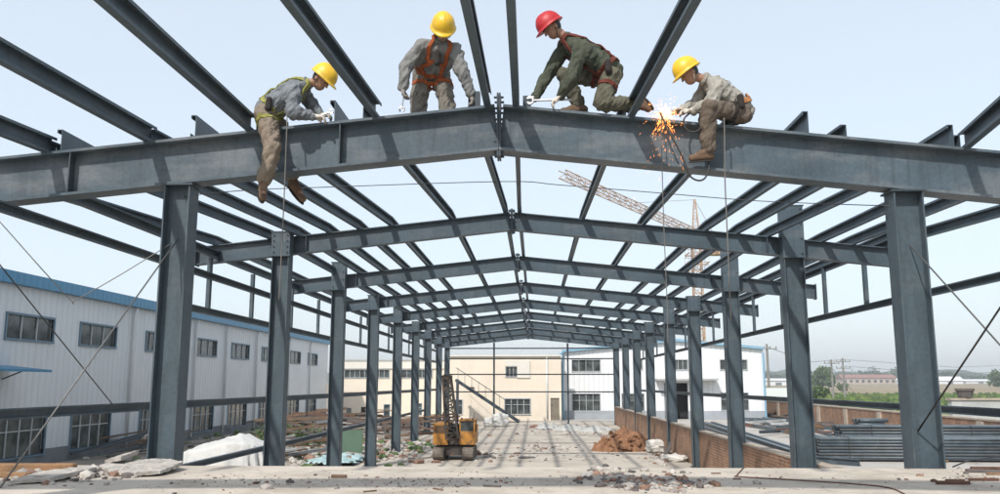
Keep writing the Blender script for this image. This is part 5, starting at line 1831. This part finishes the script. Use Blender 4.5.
    for j in range(0, m):
        el = math.pi / 2 * j / m
        r = math.cos(el) ** .82
        rr = ring(el, .121 * r, .143 * r, .010 + .138 * math.sin(el))
        if j > 1:
            rr = [p + hu * (.009 * math.exp(-((((p - hc2).dot(hs_)) / .016) ** 2)) + .005 * math.exp(-(((abs((p - hc2).dot(hs_)) - .045) / .012) ** 2))) * min(1, j / 4) for p in rr]
        rings.append(rr)
    vs = [p for r_ in rings for p in r_] + [hc2 + hu * .157]
    for j in range(len(rings) - 1):
        for k in range(n):
            fs.append((j * n + k, j * n + (k + 1) % n, (j + 1) * n + (k + 1) % n, (j + 1) * n + k))
    last = (len(rings) - 1) * n
    for k in range(n):
        fs.append((last + k, last + (k + 1) % n, len(vs) - 1))
    b.add(vs, fs)
    hm = b.build('safety_helmet', M[cl['helmet']], root, smooth=True)
    b = MB()
    pts = [hc2 + hs_ * (math.sin(t) * .084) + hf * (.022 * (1 - abs(math.cos(t))) * 0 + .03 * (math.cos(t) * .5 + .5) - .005) - hu * (.02 + .108 * (math.cos(t) * .5 + .5)) for t in [math.pi * (i / 12 * 2 - 1) * .98 for i in range(13)]]
    b.tube(pts, .005, 5)
    b.build('chin_strap', M[cl.get('strap', 'harness_dark')], hm)
    # ---------- harness
    if cl.get('harness'):
        tv = vox(tb, .014, 3, .066)
        bv = bvh_of(tv)
        b = MB()
        if strap == 'full':
            for s in (-1, 1):
                ribbon(b, bv, [c(.10) + fwd * .22 + sd * (s * .12), c(.45) + fwd * .24 + sd * (s * .10), c(.75) + fwd * .22 + sd * (s * .11), c(.97) + fwd * .12 + sd * (s * .12) + u * .08,
                               c(1.02) - fwd * .05 + sd * (s * .115) + u * .08, c(.8) - fwd * .24 + sd * (s * .08), c(.55) - fwd * .25 + sd * (s * .02), c(.3) - fwd * .24 - sd * (s * .06), c(.1) - fwd * .22 - sd * (s * .12)], .046)
            ribbon(b, bv, [c(.62) + fwd * .24 + sd * .11, c(.62) + fwd * .26, c(.62) + fwd * .24 - sd * .11], .038)
        b2 = [c(.08) + (fwd * math.cos(t * math.pi / 6) + sd * math.sin(t * math.pi / 6)) * .3 for t in range(12)]
        jb = bvh_of(jm)
        ribbon(b, bv, b2, .062 if strap == 'belt' else .05, .008, True)
        hn = b.build('harness', M[cl['harness']], root)
        if leg_loops:
            tb2 = bvh_of(tm)
            b = MB()
            for k in 'nf':
                hp, kn = J['hip_' + k], J['kn_' + k]
                d = (kn - hp).normalized()
                a1 = d.orthogonal().normalized(); a2 = d.cross(a1)
                ribbon(b, tb2, [hp + d * .14 + (a1 * math.cos(t * math.pi / 6) + a2 * math.sin(t * math.pi / 6)) * .16 for t in range(12)], .042, .005, True)
            b.build('leg_loop', M[cl['harness'] if strap == 'full' else 'harness_dark'], root)
        b = MB()
        q = c(.08) + fwd * .02 + sd * .0
        l, n_, _, _ = bv.find_nearest(c(.08) + V((0, -.4, 0)))
        b.capsule(l + n_ * .02 + V((.03, 0, 0)), l + n_ * .03 + V((.03, 0, -.10)), .035, .04, 8, 3)
        b.build('tool_pouch', M['harness_dark'], root)
        b = MB()
        l, n_, _, _ = bv.find_nearest(c(.7) - fwd * .4)
        b.tube([l + n_ * .012 + (u * math.cos(t * .6283) + sd * math.sin(t * .6283)) * .025 for t in range(11)], .005, 5, False)
        b.build('d_ring', M['chrome'], hn)
    return root

X_, Y_ = V((1, 0, 0)), V((0, 1, 0))
# 1 — straddling the beam on the left, lime harness
J = dict(pel=P(267, 110, 9.0), neck=P(303, 85, 8.99), head=P(321, 79.5, 8.97),
         sh_n=P(294, 90, 8.82), sh_f=P(300, 89, 9.17), el_n=P(292, 112, 8.74), el_f=P(314, 108, 9.20), wr_n=P(314, 116.5, 8.83), wr_f=P(321, 115, 9.08),
         hd_n=V((1, .12, -.05)), hd_f=V((1, -.25, -.05)),
         hip_n=P(265, 114, 8.90), hip_f=P(267, 113, 9.10), kn_n=P(273, 147, 8.68), kn_f=P(291, 143, 9.27), an_n=P(264, 183, 8.70), an_f=P(293, 179, 9.30),
         toe_n=P(263, 197.5, 8.56), toe_f=P(303, 199, 9.22))
p1 = person('man in grey jacket and lime harness straddling the beam, yellow helmet', J, dict(jacket='jacket_blue_grey', trousers='trouser_khaki', boots='boot_brown', helmet='helmet_yellow', harness='harness_lime', gloves='glove'), V((.74, -.16, -.66)), X_)
# 2 — crouching on the beam facing the camera, orange harness
J = dict(pel=P(432, 73, 9.33), neck=P(439, 42, 8.97), head=P(443, 29.5, 8.84),
         sh_n=P(454, 50, 8.98), sh_f=P(421, 46, 9.02), el_n=P(463, 73, 8.90), el_f=P(405, 68, 8.94), wr_n=P(471, 95, 8.94), wr_f=P(403, 88, 8.92),
         hd_n=V((.25, -.1, -1)), hd_f=V((.1, -.1, -1)), pn_n=V((-1, 0, 0)), pn_f=V((1, 0, 0)),
         hip_n=P(441, 75, 9.33), hip_f=P(423, 75, 9.33), kn_n=P(447, 106, 9.26), kn_f=P(418, 108, 9.26), an_n=P(443, 148, 9.19), an_f=P(421, 150, 9.19),
         toe_n=P(455, 153, 9.18), toe_f=P(410, 157, 9.18))
p2 = person('man in grey work clothes and orange harness bending over the beam, facing the camera', J, dict(jacket='jacket_grey', trousers='trouser_camo', boots='boot_dark', helmet='helmet_yellow', harness='harness_orange', gloves='glove_grey'), V((.10, -.62, -.78)), V((.1, -1, -.4)), pose_side=X_)
# 3 — kneeling, red helmet
J = dict(pel=P(611, 72, 9.04), neck=P(569, 41, 9.0), head=P(552.5, 28, 8.97),
         sh_n=P(581, 48, 8.83), sh_f=P(566, 46, 9.17), el_n=P(572, 79, 8.76), el_f=P(548, 75, 9.16), wr_n=P(560, 97, 8.86), wr_f=P(535, 97, 9.02),
         hd_n=V((-.8, .05, -.55)), hd_f=V((-.75, -.2, -.5)),
         hip_n=P(611, 76, 8.92), hip_f=P(606, 77, 9.16), kn_n=P(602, 103, 8.86), kn_f=P(564, 76, 9.15), an_n=P(638, 105, 8.92), an_f=P(580, 106, 9.14),
         toe_n=P(648, 109, 8.93), toe_f=P(563, 111, 9.12))
p3 = person('man in olive camouflage and red helmet kneeling on the beam with a wrench', J, dict(jacket='jacket_olive', trousers='trouser_olive', boots='boot_brown', helmet='helmet_red', harness='harness_red', gloves='glove'), V((-.76, -.20, -.62)), -X_)
# 4 — seated welder
J = dict(pel=P(741, 111, 9.0), neck=P(709, 81, 8.99), head=P(689.5, 73.5, 8.97),
         sh_n=P(718, 86, 8.82), sh_f=P(708, 84, 9.16), el_n=P(711, 104, 8.74), el_f=P(695, 104, 9.18), wr_n=P(692, 111, 8.84), wr_f=P(684, 110, 9.04),
         hd_n=V((-1, .1, .05)), hd_f=V((-1, -.15, .02)),
         hip_n=P(741, 114, 8.90), hip_f=P(740, 113, 9.10), kn_n=P(709, 107, 8.74), kn_f=P(707, 108, 9.24), an_n=P(708, 151, 8.80), an_f=P(709, 150, 9.26),
         toe_n=P(692, 158, 8.76), toe_f=P(695, 160, 9.26))
p4 = person('welder in pale jacket and yellow helmet seated on the beam, right of the sparks', J, dict(jacket='jacket_beige', trousers='trouser_brown', boots='boot_brown', helmet='helmet_yellow', harness='belt', gloves='glove', strap='glove'), V((-.80, -.14, -.58)), -X_, strap='belt')

# ---- tools, ropes, hoses
def wrench(lab, a, c, r=.012, jaw=.034):
    a, c = V(a), V(c)
    root = empty('wrench', (a + c) / 2, lab, 'wrench')
    d = (c - a).normalized()
    b = MB(); b.tube([a, c], r, 8); b.build('shank', M['chrome'], root)
    n_ = V((0, 1, 0))
    s = d.cross(n_).normalized()
    n_ = s.cross(d)
    b = MB()
    pts = [a - d * jaw * .6 + (d * math.cos(t) + s * math.sin(t)) * jaw for t in [math.radians(150 - 300 * i / 12 + 180 + 180) for i in range(13)]]
    b.tube(pts, jaw * .42, 6)
    b.build('jaw', M['chrome'], root)
wrench('large chrome wrench held at the ridge splice by the red helmet man', P(532, 100.5, 8.93), P(572, 99.5, 8.86), .012, .036)
wrench('slim chrome spanner hanging from the gloved hand of the orange harness man', P(402, 108, 8.9), P(404, 90, 8.9), .011, .026)
wrench('small spanner in the hands of the lime harness man', P(330, 112, 8.93), P(320, 116, 8.93), .010, .024)

# welding: rod holder, lead, sparks
arc = P(664, 113, 8.93)
root = empty('welding_torch', P(684, 111, 8.9), 'welding electrode holder in the gloved hand of the seated welder', 'welding torch')
b = MB(); b.tube([P(690, 112, 8.88), P(677, 110, 8.9)], .016, 8); b.build('handle', M['rubber'], root)
b = MB(); b.tube([P(677, 110, 8.9), P(665, 112.6, 8.93)], .006, 6); b.build('electrode', M['wire'], root)
cable('welding_lead', [P(690, 113, 8.84), P(684, 119, 8.80), P(685, 127, 8.78), P(691, 132, 8.77), P(699, 130, 8.77), P(703, 121, 8.79), P(702, 113, 8.85)], .010, 'rubber', 'black welding lead looping below the hands of the seated welder', 'welding lead')
cable('hose', [P(660, 112, 8.86), P(668, 130, 8.80), P(680, 152, 8.78), P(686, 166, 8.77), P(690, 176, 8.77), P(698, 180.5, 8.77), P(705, 178, 8.78), P(709, 168, 8.80), P(708, 160, 8.84)], .010, 'rubber', 'dark hose hanging in a loop over the front of the beam below the sparks', 'hose')
cable('rope', [P(662, 112, 8.87), P(661, 130, 8.82), P(662, 165, 8.80), P(664, 230, 8.82), P(667, 300, 8.85), P(668, 345, 8.86)], .005, 'rope', 'thin pale rope hanging from the sparks through the roof frame', 'rope')
cable('rope', [P(724, 118, 8.74), P(724.5, 135, 8.73), P(725, 180, 8.76), P(728, 250, 8.8), P(731, 322, 8.83)], .007, 'rope', 'grey safety rope hanging from the belt of the seated welder', 'rope')
cable('rope', [P(285, 108, 8.76), P(287, 116, 8.70), P(286, 150, 8.68), P(284, 200, 8.72), P(281, 262, 8.78), P(279, 300, 8.8)], .007, 'rope', 'grey safety rope hanging from the lime harness past the dangling boots', 'rope')

bpy.data.objects.remove(_fold)
rn = random.Random(4)
b = MB()
for k in range(700):
    hot = rn.random() < .4
    r = abs(rn.gauss(0, .06 if hot else .13))
    a = rn.uniform(0, 2 * math.pi)
    d = V((math.cos(a), rn.uniform(-.7, .1), math.sin(a)))
    if d.z > 0 and rn.random() < .6:
        d.z = -d.z
    d.normalize()
    if rn.random() < .42:
        d = V((rn.uniform(-.7, .5), rn.uniform(-.4, 0), -1)).normalized()
        r *= 1.7
    p = arc + d * (r + .015) + V((0, -.04, 0))
    p.z -= r * r * .8
    L = rn.uniform(.004, .020) * (1 + r * 1.5)
    t = (d + V((0, 0, -r * 1.6))).normalized()
    w_ = rn.uniform(.0014, .0030) if hot else rn.uniform(.0010, .0022)
    b.bar(p, p + t * L, w_, w_, mi=0 if hot else 1)
o = b.build('sparks', [M['spark_hot'], M['spark']], origin=arc)
tag(o, 'orange welding sparks spraying over the beam beside the kneeling boot', kind='stuff')
b = MB()
vs = []
b.ellipsoid(arc + V((0, -.03, 0)), V((.046, 0, 0)), V((0, .03, 0)), V((0, 0, .034)), 12, 8)
for k in range(26):
    d = V((rn.gauss(0, 1), rn.gauss(-.4, .5), rn.gauss(0, .8))).normalized()
    b.bar(arc + V((0, -.03, 0)), arc + V((0, -.03, 0)) + d * rn.uniform(.04, .09), .003, .003)
tag(b.build('welding_arc', M['arc'], origin=arc), 'white-hot welding arc between the kneeling boot and the welder', 'welding arc')

# ================================================================== AIR
b = MB()
b.box(-915, 1515, -165, 1265, -1.1, 34)
o = b.build('haze', bpy.data.materials.new('summer_haze'))
m = o.data.materials[0]
m.use_nodes = True
nt = m.node_tree
nt.nodes.clear()
pv = nt.nodes.new('ShaderNodeVolumePrincipled')
pv.inputs['Color'].default_value = (.93, .96, 1.0, 1)
pv.inputs['Density'].default_value = 0.00075
pv.inputs['Anisotropy'].default_value = 0.2
out = nt.nodes.new('ShaderNodeOutputMaterial')
nt.links.new(pv.outputs[0], out.inputs['Volume'])
tag(o, kind='stuff')
